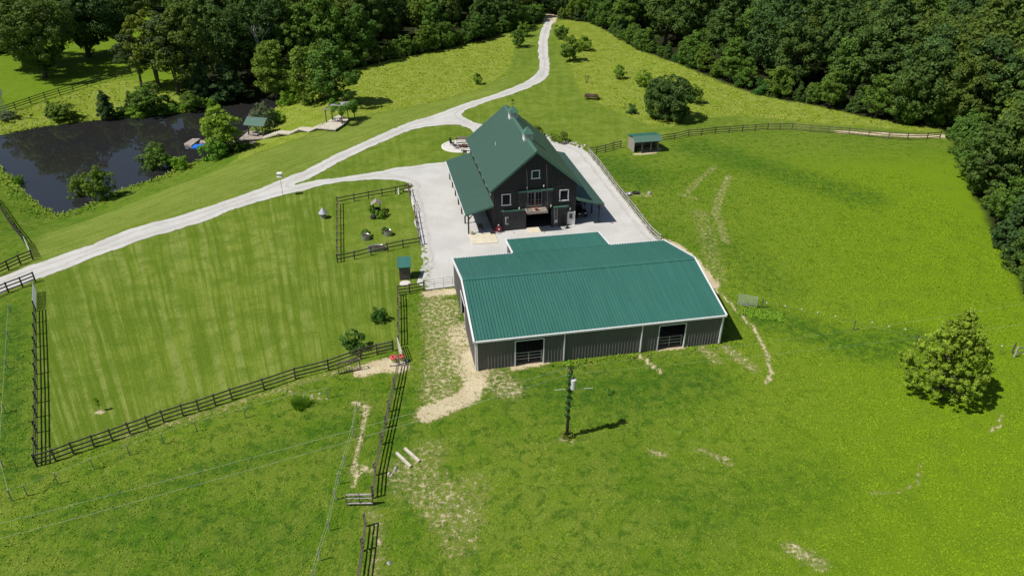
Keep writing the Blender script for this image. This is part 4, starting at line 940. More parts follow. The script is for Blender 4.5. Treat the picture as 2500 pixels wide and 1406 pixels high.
# windmill
q = P(16, 288); t = thing('garden_windmill', 'small galvanized windmill on a lattice tower at the left edge by the pond', 'windmill', q, .2)
m = MB(); H_ = 5.2
for sx, sy in ((-1, -1), (1, -1), (1, 1), (-1, 1)): m.bar((sx*.65, sy*.65, 0), (sx*.06, sy*.06, H_), .06, .06)
for z in (.9, 1.9, 2.9, 3.9):
    r0 = .65*(1-z/H_)+.06; r1 = .65*(1-(z+.9)/H_)+.06; c4_ = [(-1, -1), (1, -1), (1, 1), (-1, 1)]
    for i in range(4):
        a, b = c4_[i], c4_[(i+1) % 4]; m.bar((a[0]*r0, a[1]*r0, z), (b[0]*r0, b[1]*r0, z), .03, .03).bar((a[0]*r0, a[1]*r0, z), (b[0]*r1, b[1]*r1, min(H_, z+.9)), .02, .02)
m.build('tower', M_galv, t)
m = MB()
for i in range(16):
    a = 2*math.pi*i/16; c_, s_ = math.cos(a), math.sin(a); c2, s2 = math.cos(a+.26), math.sin(a+.26)
    m.slab((.25*c_, -.30, H_+.25*s_), (1.0*c_, -.34, H_+1.0*s_), (1.0*c2, -.27, H_+1.0*s2), (.25*c2, -.29, H_+.25*s2), .015)
m.build('wheel', M_galv, t); MB().bar((0, -.3, H_), (0, 1.3, H_), .05, .05).prism([(.7, H_-.3), (1.5, H_-.4), (1.5, H_+.4), (.7, H_+.3)], 'x', -.01, .01).build('tail', M_white, t)

# ------------------------------------------------------------------ pond deck: pergola, stairs, pavilion, dock
def g3(px, py, z): x, y = gz(px, py, z); return Vector((x, y, z))
zt_ = Hh(*P(795, 308).xy)+.45
def plank(m, q, t=.12): m.slab(*q, t)
A = [g3(773.5, 312.5, zt_), g3(818.4, 316.6, zt_), g3(838, 304, zt_), g3(799, 297, zt_)]
B_ = [g3(799, 297, zt_), g3(838, 304, zt_+.0), g3(852, 290, zt_), g3(826, 281, zt_)]
m = MB(); plank(m, A, .2); plank(m, [A[3]+Vector((0, 0, -.003))]+[B_[1]+Vector((0, 0, -.003))]+B_[2:], .2)
dk = thing('pond_deck', 'pale board deck with stairs and landings going down to the pond', 'deck', (0, 0, 0)); m.build('platform', M_deck, dk)
def lz(Lx, lift, top): return min(top, max(P(x, y, lift).z for x, y in Lx))
L1 = [(754, 321.5), (730, 315.5), (737, 309.5), (764, 311.5)]; z1 = lz(L1, .22, zt_-.3)
L2 = [(705.5, 328), (678, 325.5), (686, 318.5), (711, 320.5)]; z2 = lz(L2, .22, z1-.25)
L3 = [(641, 341), (583, 343), (606, 318), (648, 331)]; z3 = lz(L3, .15, z2-.25)
def quad(Lx, z): return [g3(x, y, z) for x, y in Lx]
q1, q2 = quad(L1, z1), quad(L2, z2)
MB().slab(*q1, .18).build('landing', M_deck, dk); MB().slab(*q2, .18).build('landing', M_deck, dk)
def stairs(a0, a1, b0, b1, n=6):
    m = MB()
    for i in range(n):
        f0, f1 = i/n, (i+1)/n; zc = a0.z+(b0.z-a0.z)*(i+.5)/n
        v = [a0.lerp(b0, f0), a1.lerp(b1, f0), a1.lerp(b1, f1), a0.lerp(b0, f1)]; 
        for k_ in v: k_.z = zc
        m.slab(*v, .09)
    m.bar(a0-Vector((0, 0, .16)), b0-Vector((0, 0, .1)), .06, .2).bar(a1-Vector((0, 0, .16)), b1-Vector((0, 0, .1)), .06, .2)
    return m.build('stairs', M_deck, dk)
stairs(A[0], g3(788, 301, zt_), q1[0], q1[3]); stairs(q1[1], q1[2], q2[0], q2[3])
PV = quad([(640, 339), (580, 343), (607, 319), (652, 327)], z3); MB().slab(*PV, .2).build('lower_platform', M_deckg, dk)
stairs(q2[1], q2[2], PV[0].lerp(PV[3], .1), PV[0].lerp(PV[3], .75), 7)
m = MB()
for v in [A[0], A[1], q1[0], q1[1], q2[0], q2[1], PV[0], PV[1], PV[2], A[3].lerp(A[0], .5), PV[0].lerp(PV[1], .5)]:
    v2 = v.copy(); v2.z = min(Hh(v.x, v.y), v.z-.3)-.1; m.bar(v2, v-Vector((0, 0, .15)), .1, .1, (1, 0, 0))
m.build('support_post', M_wood, dk)
# pergola
def upright(m, v, h, s=.14): m.bar(v, v+Vector((0, 0, h)), s, s, (1, 0, 0))
pg = thing('pergola', 'grey timber pergola overgrown with green vine at the top of the pond deck', 'pergola', (0, 0, 0))
cs = [g3(797.5, 299, zt_), g3(836, 303, zt_), g3(866, 287, zt_-.1), g3(812, 291, zt_)]
for v in cs+[cs[1].lerp(cs[2], .5)]: MB().bar(v, v+Vector((0, 0, 2.45)), .16, .16, (1, 0, 0)).build('post', M_woodd, pg)
e = Vector((0, 0, 2.45))
MB().bar(cs[0]+e-Vector((.5, .1, 0)), cs[1]+e+Vector((.3, 0, 0)), .12, .18).bar(cs[3]+e-Vector((.5, 0, 0)), cs[2]+e+Vector((.5, 0, 0)), .12, .18).bar(cs[1]+e+Vector((0, 0, .15)), cs[2]+e+Vector((0, 0, .15)), .12, .16).bar(cs[0]+e+Vector((0, 0, .15)), cs[3]+e+Vector((0, 0, .15)), .12, .16).build('beam', M_wood, pg)
m = MB(); rp = [cs[0].lerp(cs[3], .75)+e, cs[1].lerp(cs[2], .55)+e, cs[2]+e, cs[3]+e+Vector((0, 1.5, 0))]
m.slab(*[v+Vector((0, 0, .22)) for v in (rp[0], rp[1], rp[2]+Vector((0, 1.5, 0)), rp[3])], .05).build('roof_sheet', simple('grey_slat_roof', (.33, .32, .32), .7, var=.2), pg)
# patio furniture under the pergola
t = thing('deck_table', 'round pale table in the shade under the vine pergola', 'table', g3(824, 297, zt_))
MB().cyl((0, 0, .70), (0, 0, .74), .55, .55, 16).build('table_top', M_deck, t); MB().cyl((0, 0, 0), (0, 0, .7), .05, .05, 8).build('leg', M_dark, t)
chair('deck_chair', 'grey metal chair at the pergola table, on the side toward the pond', g3(815.5, 297, zt_), 1.4, M_galv, 'chairs at the pergola table', .5, .9)
chair('deck_chair', 'grey metal chair at the pergola table, under the vine', g3(833, 297, zt_), -1.4, M_galv, 'chairs at the pergola table', .5, .9)
# pavilion
pv = thing('pond_pavilion', 'small open pavilion with a green gable roof above the dock', 'pavilion', (0, 0, 0))
f0, f1 = g3(608, 329.5, z3), g3(643, 332.5, z3); ax_ = (f1-f0).normalized(); nv_ = Vector((-ax_.y, ax_.x, 0)); WD = (f1-f0).length; DP = 2.6
for i, v in enumerate((f0, f1, f1+nv_*DP, f0+nv_*DP)): MB().bar(v, v+Vector((0, 0, 2.15)), .2, .2, (1, 0, 0)).build('post', M_woodd, pv)
ez = Vector((0, 0, 2.0)); rz_ = Vector((0, 0, 3.05)); ov = ax_*.55
def rb(a, b, c, d, n): return ribbed(a, b, c, d, n, .06, .05, .035)
rb(f0-ov-nv_*.5+ez, f1+ov-nv_*.5+ez, f1+ov+nv_*DP/2+rz_, f0-ov+nv_*DP/2+rz_, 16).build('roof', M_roofb, pv)
rb(f0-ov+nv_*(DP+.5)+ez, f1+ov+nv_*(DP+.5)+ez, f1+ov+nv_*DP/2+rz_, f0-ov+nv_*DP/2+rz_, 16).build('roof', M_roofb, pv)
m = MB(); m.bar(f0+Vector((0, 0, .75)), f0+nv_*DP+Vector((0, 0, .75)), .08, .1).bar(f1+Vector((0, 0, .75)), f1+nv_*DP+Vector((0, 0, .75)), .08, .1).bar(f1-ax_*.9+Vector((0, 0, .75)), f1+Vector((0, 0, .75)), .08, .1).bar(f1-ax_*.9, f1-ax_*.9+Vector((0, 0, .78)), .1, .1, (1, 0, 0))
m.bar(PV[1]+Vector((0, 0, .9)), f0+Vector((0, 0, .95)), .07, .1).bar(PV[1], PV[1]+Vector((0, 0, .95)), .1, .1, (1, 0, 0)).bar(PV[1].lerp(f0, .5), PV[1].lerp(f0, .5)+Vector((0, 0, .95)), .08, .08, (1, 0, 0)).build('railing', M_wood, pv)
# dock
dz = PZ+.35; dc = thing('dock', 'grey board dock leading out to a small float in the pond', 'dock', (0, 0, 0))
d0 = [g3(630, 344, dz), g3(628, 352, dz), g3(487, 350, dz), g3(489, 342.5, dz)]
MB().slab(*d0, .15).build('walkway', M_deckg, dc)
fl = [g3(449, 351, dz), g3(470, 338.5, dz), g3(489, 338.5, dz), g3(470, 356, dz)]; fl[3] = g3(466.5, 356, dz)
MB().slab(*fl, .42).build('float', M_deckg, dc)
m = MB()
for f in (.2, .45, .7, .95):
    v = d0[1].lerp(d0[2], f); m.bar(v-Vector((0, 0, 2)), v+Vector((0, 0, .1)), .12, .12, (1, 0, 0))
m.build('pile', M_wood, dc)
m = MB(); bz = PZ+.18
m.slab(g3(466.5, 361, bz), g3(471, 352.3, bz), g3(500, 352.3, bz), g3(498, 361.5, bz), .25)
o = m.build('swim_mat', M_blue); tag(o, 'bright blue floating mat tied beside the dock', 'swim mat')
for x, y in ((455, 363), (459, 364)):
    o = MB().cyl((0, 0, -.1), (0, 0, .16), .07, .07, 8).build('float_buoy', M_white); o.location = g3(x, y, PZ); tag(o, 'tiny white buoy on the water just off the dock float', 'buoy', 'buoys off the dock')
# slide/plank ramp in pavilion
o = MB().slab(*[g3(x, y, z3+.35) for x, y in ((612, 328), (628, 329), (634, 321), (618, 320))], .08).build('tabletop_bench', M_deckg); tag(o, 'low board table in the shade of the green roofed pavilion', 'low table')
o.name = 'low_table'

# ------------------------------------------------------------------ vegetation
def leaves(rng, C, Rc, n_each, leaf, up_bias=.25, shell=(.55, 1.), ctr=None, flat=1.):
    """quads for foliage clumps: C centres (k,3), Rc radii"""
    k = len(C); n = k*n_each; ci = np.repeat(np.arange(k), n_each)
    d = rng.normal(size=(n, 3)); d[:, 2] += up_bias
    if ctr is not None:
        o_ = C[ci]-ctr; o_ /= np.linalg.norm(o_, axis=1, keepdims=True)+1e-6; d += .75*o_
    d /= np.linalg.norm(d, axis=1, keepdims=True)
    r = Rc[ci][:, None]*rng.uniform(shell[0], shell[1], (n, 1)); off = d*r; off[:, 2] *= flat
    pos = C[ci]+off
    nr = d+rng.normal(size=(n, 3))*.55+np.array([0, 0, .25]); nr /= np.linalg.norm(nr, axis=1, keepdims=True)
    t = np.cross(nr, rng.normal(size=(n, 3))); t /= np.linalg.norm(t, axis=1, keepdims=True)+1e-9; b = np.cross(nr, t)
    s = leaf*rng.uniform(.55, 1.35, (n, 1)); 
    V = np.stack([pos-t*s*.6, pos-b*s*.38, pos+t*s*.6+nr*s*.1, pos+b*s*.38], 1).reshape(-1, 3)
    hue = np.clip(rng.normal(.5, .14, k)[ci]+rng.normal(0, .16, n), 0, 1); hue = np.repeat(hue, 4)
    return V, hue
def finish(name, Vs, hs, mat):
    V = np.concatenate(Vs); h = np.concatenate(hs); F = np.arange(len(V)).reshape(-1, 4)
    return npmesh(name, V, F, mat, {'lc': np.stack([h, h, h], -1)})
PROF = {'round': lambda t: np.sqrt(np.clip(1-(2*t-1)**2, 0, 1))**.8, 'oval': lambda t: np.clip(np.sin(np.pi*np.clip(t, 0, 1)**.8), 0, 1)**.7,
        'cone': lambda t: np.clip((1-t), 0, 1)**.75*np.clip(.45+4*t, 0, 1), 'spread': lambda t: np.clip(np.sin(np.pi*np.clip(t, 0, 1)**1.5), 0, 1)**.6,
        'lone': lambda t: np.clip(np.where(t < .30, .75+.25*t/.3, (1-(t-.30)/.70)**.88), 0, 1)*np.clip(t*9+.35, 0, 1)}
def crown_mesh(seed, name, mat, H, R, base, shape, nc, nl, leaf, rc=.26, up_bias=.3, core=True, lop=.15):
    rng = np.random.default_rng(seed); t = rng.uniform(0, 1, nc*6); w_ = PROF[shape](t)+.08; t = t[rng.random(nc*6) < w_/w_.max()][:nc]
    a = rng.uniform(0, 2*np.pi, len(t)); pr = PROF[shape](t)
    lopf = 1+lop*np.cos(a*2+rng.uniform(0, 6))+lop*np.cos(a*3+t*4+rng.uniform(0, 6))
    q = rng.uniform(.50, .92, len(t))**.6*R*pr*lopf
    C = np.stack([q*np.cos(a), q*np.sin(a), base*H+t*H*(1-base)*.94+rng.normal(0, .02*H, len(t))], -1)
    Rc = rc*R*rng.uniform(.55, 1.25, len(t)); ctr = np.array([0, 0, H*(base+.4*(1-base))])
    V, h = leaves(rng, C, Rc, nl, leaf, up_bias, ctr=ctr, flat=.8)
    Vs, hs = [V], [h]
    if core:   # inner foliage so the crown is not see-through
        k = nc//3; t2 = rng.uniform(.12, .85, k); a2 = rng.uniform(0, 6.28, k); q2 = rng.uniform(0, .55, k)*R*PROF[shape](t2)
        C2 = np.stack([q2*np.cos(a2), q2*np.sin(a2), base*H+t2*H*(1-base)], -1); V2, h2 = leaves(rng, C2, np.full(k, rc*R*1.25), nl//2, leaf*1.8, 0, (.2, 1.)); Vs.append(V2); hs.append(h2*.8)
    return finish('crown', Vs, hs, mat), C
def trunk_mesh(seed, H, R, base, C, mat=M_bark, n=9, r0=None, multi=1):
    rng = random.Random(seed); m = MB(); r0 = r0 or .022*H
    for s_ in range(multi):
        ox, oy = (0, 0) if multi == 1 else (rng.uniform(-.12, .12)*R, rng.uniform(-.12, .12)*R)
        lx, ly = rng.uniform(-.12, .12)*R*multi, rng.uniform(-.12, .12)*R*multi
        pts = [Vector((ox+lx*f*f, oy+ly*f*f, -.2+H*.8*f)) for f in (0, .15, .4, .7, 1)]
        m.tube(pts, [r0*1.35, r0, r0*.8, r0*.5, r0*.15], 7)
        for i in range(n//multi):
            c = C[rng.randrange(len(C))]; z = max(base*H*.6, min(c[2]*.75, H*.7)); f = (z+.2)/(H*.8); b = Vector((ox+lx*f*f, oy+ly*f*f, z)); e = Vector(c); mid = b.lerp(e, .5)+Vector((0, 0, -.04*H))
            m.tube([b, mid, e], [r0*.42, r0*.28, r0*.08], 5)
    return m.mesh('trunk', mat, True)
_pt = {}
def proto(key, mat, H, R, base, shape, nc, nl, leaf, seeds=3, **kw):
    tk = {k_: kw.pop(k_) for k_ in ('multi', 'n', 'r0') if k_ in kw}; bm_ = kw.pop('bark', M_bark)
    L = []
    for s_ in range(seeds):
        cm, C = crown_mesh(hash_(key)+s_*7, key, mat, H, R, base, shape, nc, nl, leaf, **kw); L.append((cm, trunk_mesh(hash_(key)+s_, H, R, base, C, bm_, **tk)))
    _pt[key] = (L, H, R); return L
def hash_(s_): return sum(ord(c_)*(i+3) for i, c_ in enumerate(s_)) % 9973
rt_ = random.Random(17)
def place(key, loc, H, label, cat='tree', group=None, name='tree', wide=1., var=None, rz=None):
    L, H0, R0 = _pt[key]; cm, tm = L[rt_.randrange(len(L)) if var is None else var % len(L)]
    s_ = H/H0; t = thing(name, label, cat, loc, rt_.uniform(0, 6.28) if rz is None else rz, group); t.scale = (s_*wide, s_*wide, s_)
    a = bpy.data.objects.new('trunk', tm); link(a, t); b = bpy.data.objects.new('crown' if cat == 'tree' else 'foliage', cm); link(b, t); return t
proto('oak', L_dark, 17, 5.6, .16, 'round', 95, 85, .42, 4, rc=.22)
proto('ash', L_mid, 16, 4.8, .14, 'oval', 85, 85, .40, 4, rc=.23)
proto('hick', L_dark, 19, 5.0, .18, 'oval', 95, 80, .42, 3, rc=.22)
proto('edge', L_mid, 9, 3.6, .02, 'round', 60, 80, .34, 4, rc=.27)
proto('cedar', L_pine, 10, 3.0, .02, 'cone', 80, 80, .30, 3, rc=.24)
proto('broad', L_dark, 17, 8.2, .10, 'spread', 230, 85, .36, 3, rc=.15, n=14)
proto('fruit', L_mid, 4.6, 2.0, .16, 'round', 40, 90, .22, 3, rc=.26)
proto('bright', L_bright, 5, 2.0, .12, 'oval', 40, 80, .22, 3, rc=.28)
proto('willow', L_bright, 7.5, 2.4, .08, 'oval', 75, 100, .20, 1, rc=.22, multi=3, n=12)
proto('bush', L_shrub, 2.0, 1.4, .0, 'round', 22, 80, .16, 3, rc=.34, r0=.03)
proto('brightbush', L_vine, 2.0, 1.4, .0, 'round', 22, 80, .17, 2, rc=.34, r0=.03)
proto('greybush', L_grey, 2.6, 1.6, .0, 'round', 26, 90, .15, 1, rc=.3, r0=.03)
proto('bigbush', L_dark, 7.8, 4.4, .0, 'round', 230, 85, .24, 1, rc=.17, multi=2, n=8, lop=.04)
proto('thin', L_slim, 15, 3.8, .28, 'oval', 75, 60, .32, 3, rc=.22, multi=3, n=12, r0=.16)
proto('lone', L_lone, 9.7, 4.5, .09, 'lone', 400, 95, .15, 1, rc=.078, r0=.18, n=34, up_bias=.6, core=True, lop=.15)

# forest: jittered grid of single trees
rf_ = np.random.default_rng(21); cand = []
S_ = 8.6
for gy_ in np.arange(95, 330, S_):
    for gx_ in np.arange(-215, 235, S_):
        x = gx_+rf_.uniform(-.36, .36)*S_+(S_/2 if int(gy_/S_) % 2 else 0); y = gy_+rf_.uniform(-.36, .36)*S_; cand.append((x, y))
cand = np.array(cand); dl = sdf(cand[:, 0], cand[:, 1], FLw); dr = sdf(cand[:, 0], cand[:, 1], FRw); dpond = sdf(cand[:, 0], cand[:, 1], pond_w)
px_, py_ = proj(cand[:, 0], cand[:, 1], 0.); ptx, pty = proj(cand[:, 0], cand[:, 1], 19.)
dd = np.minimum(dl, dr); dist = np.hypot(cand[:, 0], cand[:, 1])
keep = (dd < -1.8) & (dpond > 4) & (px_ > -170) & (px_ < 2680) & (py_ > -70) & (pty < 1406)
fx = cand[keep]; fd = dd[keep]; fdist = dist[keep]; fright = dr[keep] < 0; fpx, fpy = px_[keep], py_[keep]
order = np.argsort(fdist); far_pts = []
def where_label(kind, px, py, right, depth):
    k_ = {'oak': 'dark round oak', 'ash': 'green oval tree', 'hick': 'tall dark tree', 'cedar': 'dark pointed evergreen', 'edge': 'low leafy tree'}[kind]
    row = 'at the edge of' if depth < 7 else ('just inside' if depth < 22 else 'deep inside')
    if right: reg = 'the wood right of the single bright tree' if py > 420 else ('the wood behind the long curving fence' if px > 1950 else ('the wood behind the far right meadow' if px > 1550 else 'the wood right of where the drive ends'))
    else: reg = 'the wood left of where the drive ends' if px > 1050 else ('the wood behind the left meadow' if px > 700 else ('the wood above the pond inlet' if px > 420 else 'the far top left wood'))
    return f'{k_} {row} {reg}'
for n_, i in enumerate(order):
    x, y = fx[i]; depth = -fd[i]
    if depth < 5: kind = rf_.choice(['edge', 'ash', 'cedar', 'oak'], p=[.45, .25, .12, .18])
    else: kind = rf_.choice(['oak', 'ash', 'hick', 'cedar'], p=[.42, .30, .23, .05])
    H = {'oak': 16, 'ash': 15, 'hick': 18, 'cedar': 11, 'edge': 8.5}[kind]*rf_.uniform(.85, 1.15)
    if depth < 5: H *= .85
    if n_ >= 292: far_pts.append((x, y, kind, H)); continue
    lb = where_label(kind, fpx[i], fpy[i], fright[i], depth)
    place(kind, (x, y, Hh(x, y)-.1), H, lb, 'tree', 'trees of the surrounding woods', 'forest_tree', rf_.uniform(.92, 1.12))
# the trees farthest away, one mass
Vs, Hs = [], []
for x, y, kind, H in far_pts:
    rng = np.random.default_rng(int(abs(x*7+y))); nc = 26; t = rng.uniform(.1, 1, nc); a = rng.uniform(0, 6.28, nc); r = 5.4*PROF['round'](t*.98)*rng.uniform(.6, 1, nc)
    C = np.stack([x+r*np.cos(a), y+r*np.sin(a), H*(.15+.82*t)], -1); V, h = leaves(rng, C, rng.uniform(1.3, 2.1, nc), 60, .62, .3, ctr=np.array([x, y, H*.5])); Vs.append(V); Hs.append(h*.8+rng.uniform(-.1, .15))
if Vs:
    o = bpy.data.objects.new('distant_woodland', finish('distant_woodland', Vs, Hs, L_dark)); link(o); tag(o, 'distant mass of dark treetops along the top edge', 'woodland', kind='stuff')
# undergrowth along the forest edge
def along(poly, step, inset):
    out = []
    for a, b in zip(poly[:-1], poly[1:]):
        L = np.hypot(*(b-a)); n = int(L/step)
        for i in range(n):
            p = a+(b-a)*(i+rf_.uniform(.1, .9))/n; d = (b-a)/L; out.append(p+np.array([-d[1], d[0]])*inset*rf_.uniform(.5, 1.4))
    return out
for poly, lb, i0, i1, sg in ((FLw, 'leafy bush at the foot of the wood edge left of the drive end', 1, 10, 1), (FRw, 'leafy bush at the foot of the wood edge along the right fields', 0, 19, 1)):
    for p in along(poly[i0:i1], 3.1, 1.3*sg):
        if sdf(np.array([p[0]]), np.array([p[1]]), pond_w)[0] < 2.5: continue
        ax_x, ax_y = proj(p[0], p[1], 0.)
        if 2215 < ax_x < 2320 and 300 < ax_y < 350: continue
        if 1325 < ax_x < 1366 and ax_y < 80: continue
        kk_ = rf_.choice(['edge', 'ash', 'cedar', 'bush', 'oak'], p=[.52, .18, .10, .10, .10]); hh_ = {'edge': rf_.uniform(2.6, 7), 'ash': rf_.uniform(6, 11), 'cedar': rf_.uniform(4, 9), 'bush': rf_.uniform(1.6, 3), 'oak': rf_.uniform(7, 12)}[kk_]
        place(kk_, (p[0], p[1], Hh(*p)-.1), hh_, lb, 'bush', 'bushes along the edge of the woods', 'edge_bush', 1.1)

def hpx(px, yb, yt):
    b = P(px, yb); lo, hi = 0, 60
    for _ in range(40):
        m_ = (lo+hi)/2; y_ = proj(b.x, b.y, b.z+m_)[1]
        if y_ > yt: lo = m_
        else: hi = m_
    return b, lo
def tree(px, yb, yt, wpx, key, label, cat='tree', name='tree', group=None, var=0):
    b, H = hpx(px, yb, yt); dist_ = math.sqrt(b.x**2+b.y**2+(CAMZ-b.z)**2); Wm = wpx*dist_/FPX; L, H0, R0 = _pt[key]
    wide = (Wm/2)/(R0*1.08*H/H0); return place(key, (b.x, b.y, b.z-.05), H, label, cat, group, name, max(.5, min(2.2, wide)), var)
for px, py, H_ in ((2225, 303, 15), (2262, 300, 13), (2300, 300, 16), (2245, 288, 17), (2330, 318, 14), (2205, 300, 7), (2285, 306, 6)):
    b = P(px, py); place('oak' if H_ > 10 else 'edge', (b.x, b.y, b.z-.1), H_, 'dark tree shading the dirt track entrance at the right end of the fence', 'tree', 'trees at the track entrance', 'forest_tree')
for px, py, H_ in ((1341, 33, 13), (1352, 22, 16), (1330, 20, 16), (1345, 8, 15), (1362, 38, 9)):
    b = P(px, py); place('oak', (b.x, b.y, b.z-.1), H_, 'dark tree closing the view where the gravel drive enters the wood', 'tree', 'trees at the drive end', 'forest_tree')
tree(2292, 965, 742, 184, 'lone', 'large bright green bushy maple standing alone in the right pasture', name='maple_tree')
T_ = tree
T_(112, 190, -22, 190, 'broad', 'huge spreading oak beside the far field, nearest the fence', name='oak_tree', group='big field oaks')
T_(60, 160, -40, 170, 'broad', 'huge spreading oak at the left side of the oak group', name='oak_tree', group='big field oaks', var=1)
T_(218, 140, -60, 190, 'broad', 'tall oak with a visible dark trunk right of the spreading oaks', name='oak_tree', group='big field oaks', var=2)
T_(300, 112, -50, 160, 'broad', 'dark oak above the pile of bare brush in the far field', name='oak_tree', group='big field oaks', var=0)
T_(5, 130, 78, 60, 'edge', 'dark round tree at the far left edge of the field', name='field_tree')
T_(345, 30, -60, 120, 'oak', 'dark tree at the top of the far left field', name='field_tree')
T_(20, 25, -30, 110, 'oak', 'dark tree in the top left corner', name='field_tree')
T_(345, 212, 70, 75, 'thin', 'slender grey green tree at the near end of the far fence', name='slender_tree', group='slender trees left of the pond inlet')
T_(385, 215, 20, 100, 'thin', 'tallest of the slender many-stemmed trees above the pond', name='slender_tree', group='slender trees left of the pond inlet', var=1)
T_(432, 225, 20, 110, 'thin', 'slender leaning tree next to the dark pond-side wood', name='slender_tree', group='slender trees left of the pond inlet', var=2)
T_(480, 232, 0, 120, 'hick', 'tall dark tree behind the pond shore shrubs', name='shore_tree')
T_(560, 245, 152, 100, 'cedar', 'dark cedar at the water edge beneath the dead tree', name='cedar_tree')
T_(676, 243, 93, 112, 'ash', 'full green tree right of the bare dead tree', name='shore_tree', var=1)
T_(765, 252, 112, 110, 'edge', 'big dense green tree left half of the pair behind the pergola', name='shore_tree', var=1)
T_(822, 258, 98, 120, 'ash', 'big dense green tree right half of the pair behind the pergola', name='shore_tree', var=2)
T_(155, 293, 250, 62, 'edge', 'dark shrub on the far pond bank below the fence', 'shrub', 'shore_shrub', var=0)
T_(128, 285, 245, 26, 'cedar', 'thin pointed seedling beside the leftmost pond bank shrub', 'shrub', 'shore_shrub', var=1)
T_(264, 290, 217, 50, 'cedar', 'pointed small pine on the far pond bank', 'tree', 'shore_pine', var=0)
T_(322, 266, 220, 30, 'cedar', 'narrow small pine right of the pointed pine on the bank', 'tree', 'shore_pine', var=1)
T_(372, 276, 205, 85, 'edge', 'bushy dark shrub tree where the bank meets the slender trees', 'tree', 'shore_shrub', var=2)
T_(300, 280, 262, 40, 'bush', 'low dark shrub between two small pines on the bank', 'shrub', 'shore_shrub')
T_(425, 272, 248, 60, 'brightbush', 'yellow green brush at the foot of the shoreline wood', 'shrub', 'shore_shrub')
T_(335, 284, 264, 60, 'brightbush', 'light green brush along the pond edge below the pines', 'shrub', 'shore_shrub', var=1)
T_(470, 268, 225, 55, 'edge', 'olive shrub overhanging the middle of the far shore', 'shrub', 'shore_shrub', var=3)
T_(515, 262, 238, 40, 'brightbush', 'bright brush behind the top of the willow', 'shrub', 'shore_shrub')
T_(18, 290, 272, 40, 'greybush', 'grey green bush at the foot of the windmill', 'shrub', 'shore_shrub')
T_(548, 372, 250, 95, 'willow', 'bright yellow green willow in front of the dock', name='willow_tree')
T_(530, 386, 345, 70, 'brightbush', 'bright green bush under the willow', 'bush', 'shore_bush', var=1)
T_(585, 366, 342, 55, 'bush', 'dark bush between the willow and the dock', 'bush', 'shore_bush', var=1)
T_(392, 425, 352, 80, 'edge', 'dark green bushy tree at the near shore opposite the dock float', 'tree', 'shore_tree', var=2)
T_(440, 412, 380, 40, 'brightbush', 'small light green bush right of the near shore tree', 'bush', 'shore_bush')
T_(205, 497, 428, 50, 'edge', 'small bushy tree on the near shore, left one of the pair', 'tree', 'shore_tree', 'pair of trees on the near shore', 0)
T_(250, 485, 408, 60, 'edge', 'small bushy tree on the near shore, right one of the pair', 'tree', 'shore_tree', 'pair of trees on the near shore', 1)
T_(45, 448, 425, 22, 'brightbush', 'small round bush at the left pond bank', 'bush', 'shore_bush')
T_(650, 312, 250, 62, 'greybush', 'large grey green bush behind the pavilion', 'bush', 'shore_bush')
T_(672, 302, 270, 50, 'brightbush', 'yellow green bush at the right end of the pavilion roof', 'bush', 'shore_bush', var=1)
T_(702, 256, 220, 40, 'brightbush', 'bright bush at the foot of the full green tree', 'bush', 'shore_bush')
for x, y, y2, w_, key, lb, v in ((1264, 116, 72, 42, 'fruit', 'round fruit tree left of the drive, the nearer of two', 0), (1279, 90, 52, 34, 'fruit', 'round fruit tree left of the drive, the farther of two', 1),
                          (1391, 149, 91, 52, 'fruit', 'darkest fruit tree right of the upper drive', 2), (1424, 124, 85, 36, 'bright', 'bright fruit tree just right of the dark one', 0), (1371, 97, 60, 36, 'fruit', 'thin fruit tree nearest the drive end on the right', 1),
                          (1512, 193, 155, 32, 'bright', 'small bright yellow green tree in the middle of the right meadow', 1), (1570, 212, 168, 40, 'bright', 'small bright tree just above the large round bush', 2),
                          (1692, 252, 208, 48, 'fruit', 'green tree peeping out right of the large round bush', 0), (1165, 206, 176, 24, 'bright', 'tiny crooked tree alone in the left meadow', 0)):
    T_(x, y, y2, w_, key, lb, 'tree', 'meadow_tree', None, v)
T_(1628, 290, 184, 122, 'bigbush', 'large dark round tree in the right meadow above the shelter', 'tree', 'round_tree')
T_(1541, 276, 255, 32, 'bush', 'low dark green clump left of the large round tree', 'bush', 'meadow_bush')
T_(1310, 332, 308, 34, 'bush', 'dark bush just behind the back right corner of the barn', 'bush', 'yard_bush')
T_(1367, 346, 322, 44, 'bush', 'dark spiky bush by the rock edging behind the barn', 'bush', 'yard_bush', var=1)
T_(862, 852, 810, 62, 'bush', 'large fig bush inside the mown lot beside the lower fence', 'bush', 'fig_bush', None, 0)
T_(925, 782, 750, 42, 'bush', 'smaller fig bush inside the mown lot nearer the shed', 'bush', 'fig_bush', None, 1)
T_(893, 578, 561, 24, 'bush', 'leafy plants growing in the left round tank', 'plant', 'tank_plant')
T_(940, 570, 555, 20, 'bush', 'dark plant spilling from the left rim of the other round tank', 'plant', 'tank_plant', None, 2)
T_(928, 532, 512, 26, 'brightbush', 'light green plants at the foot of the well house', 'plant', 'garden_plant')
T_(908, 520, 502, 18, 'brightbush', 'pale flowering plant left of the well house', 'plant', 'garden_plant', None, 1)
T_(938, 526, 508, 20, 'bush', 'dark plant right of the well house', 'plant', 'garden_plant')
T_(944, 530, 522, 10, 'greybush', 'small silver plant at the right of the well bed', 'plant', 'garden_plant')
T_(996, 456, 448, 22, 'greybush', 'weedy plant at the fence corner by the yard', 'plant', 'garden_plant')
wb = [P(1812+f*100+rf_.uniform(-8, 8), 757+f*18+rf_.uniform(-9, 12)) for f in np.linspace(0, 1, 60)]
V, h = leaves(np.random.default_rng(3), np.array([(v.x, v.y, v.z+.05) for v in wb]), np.full(60, .42), 70, .13, .6, flat=.6)
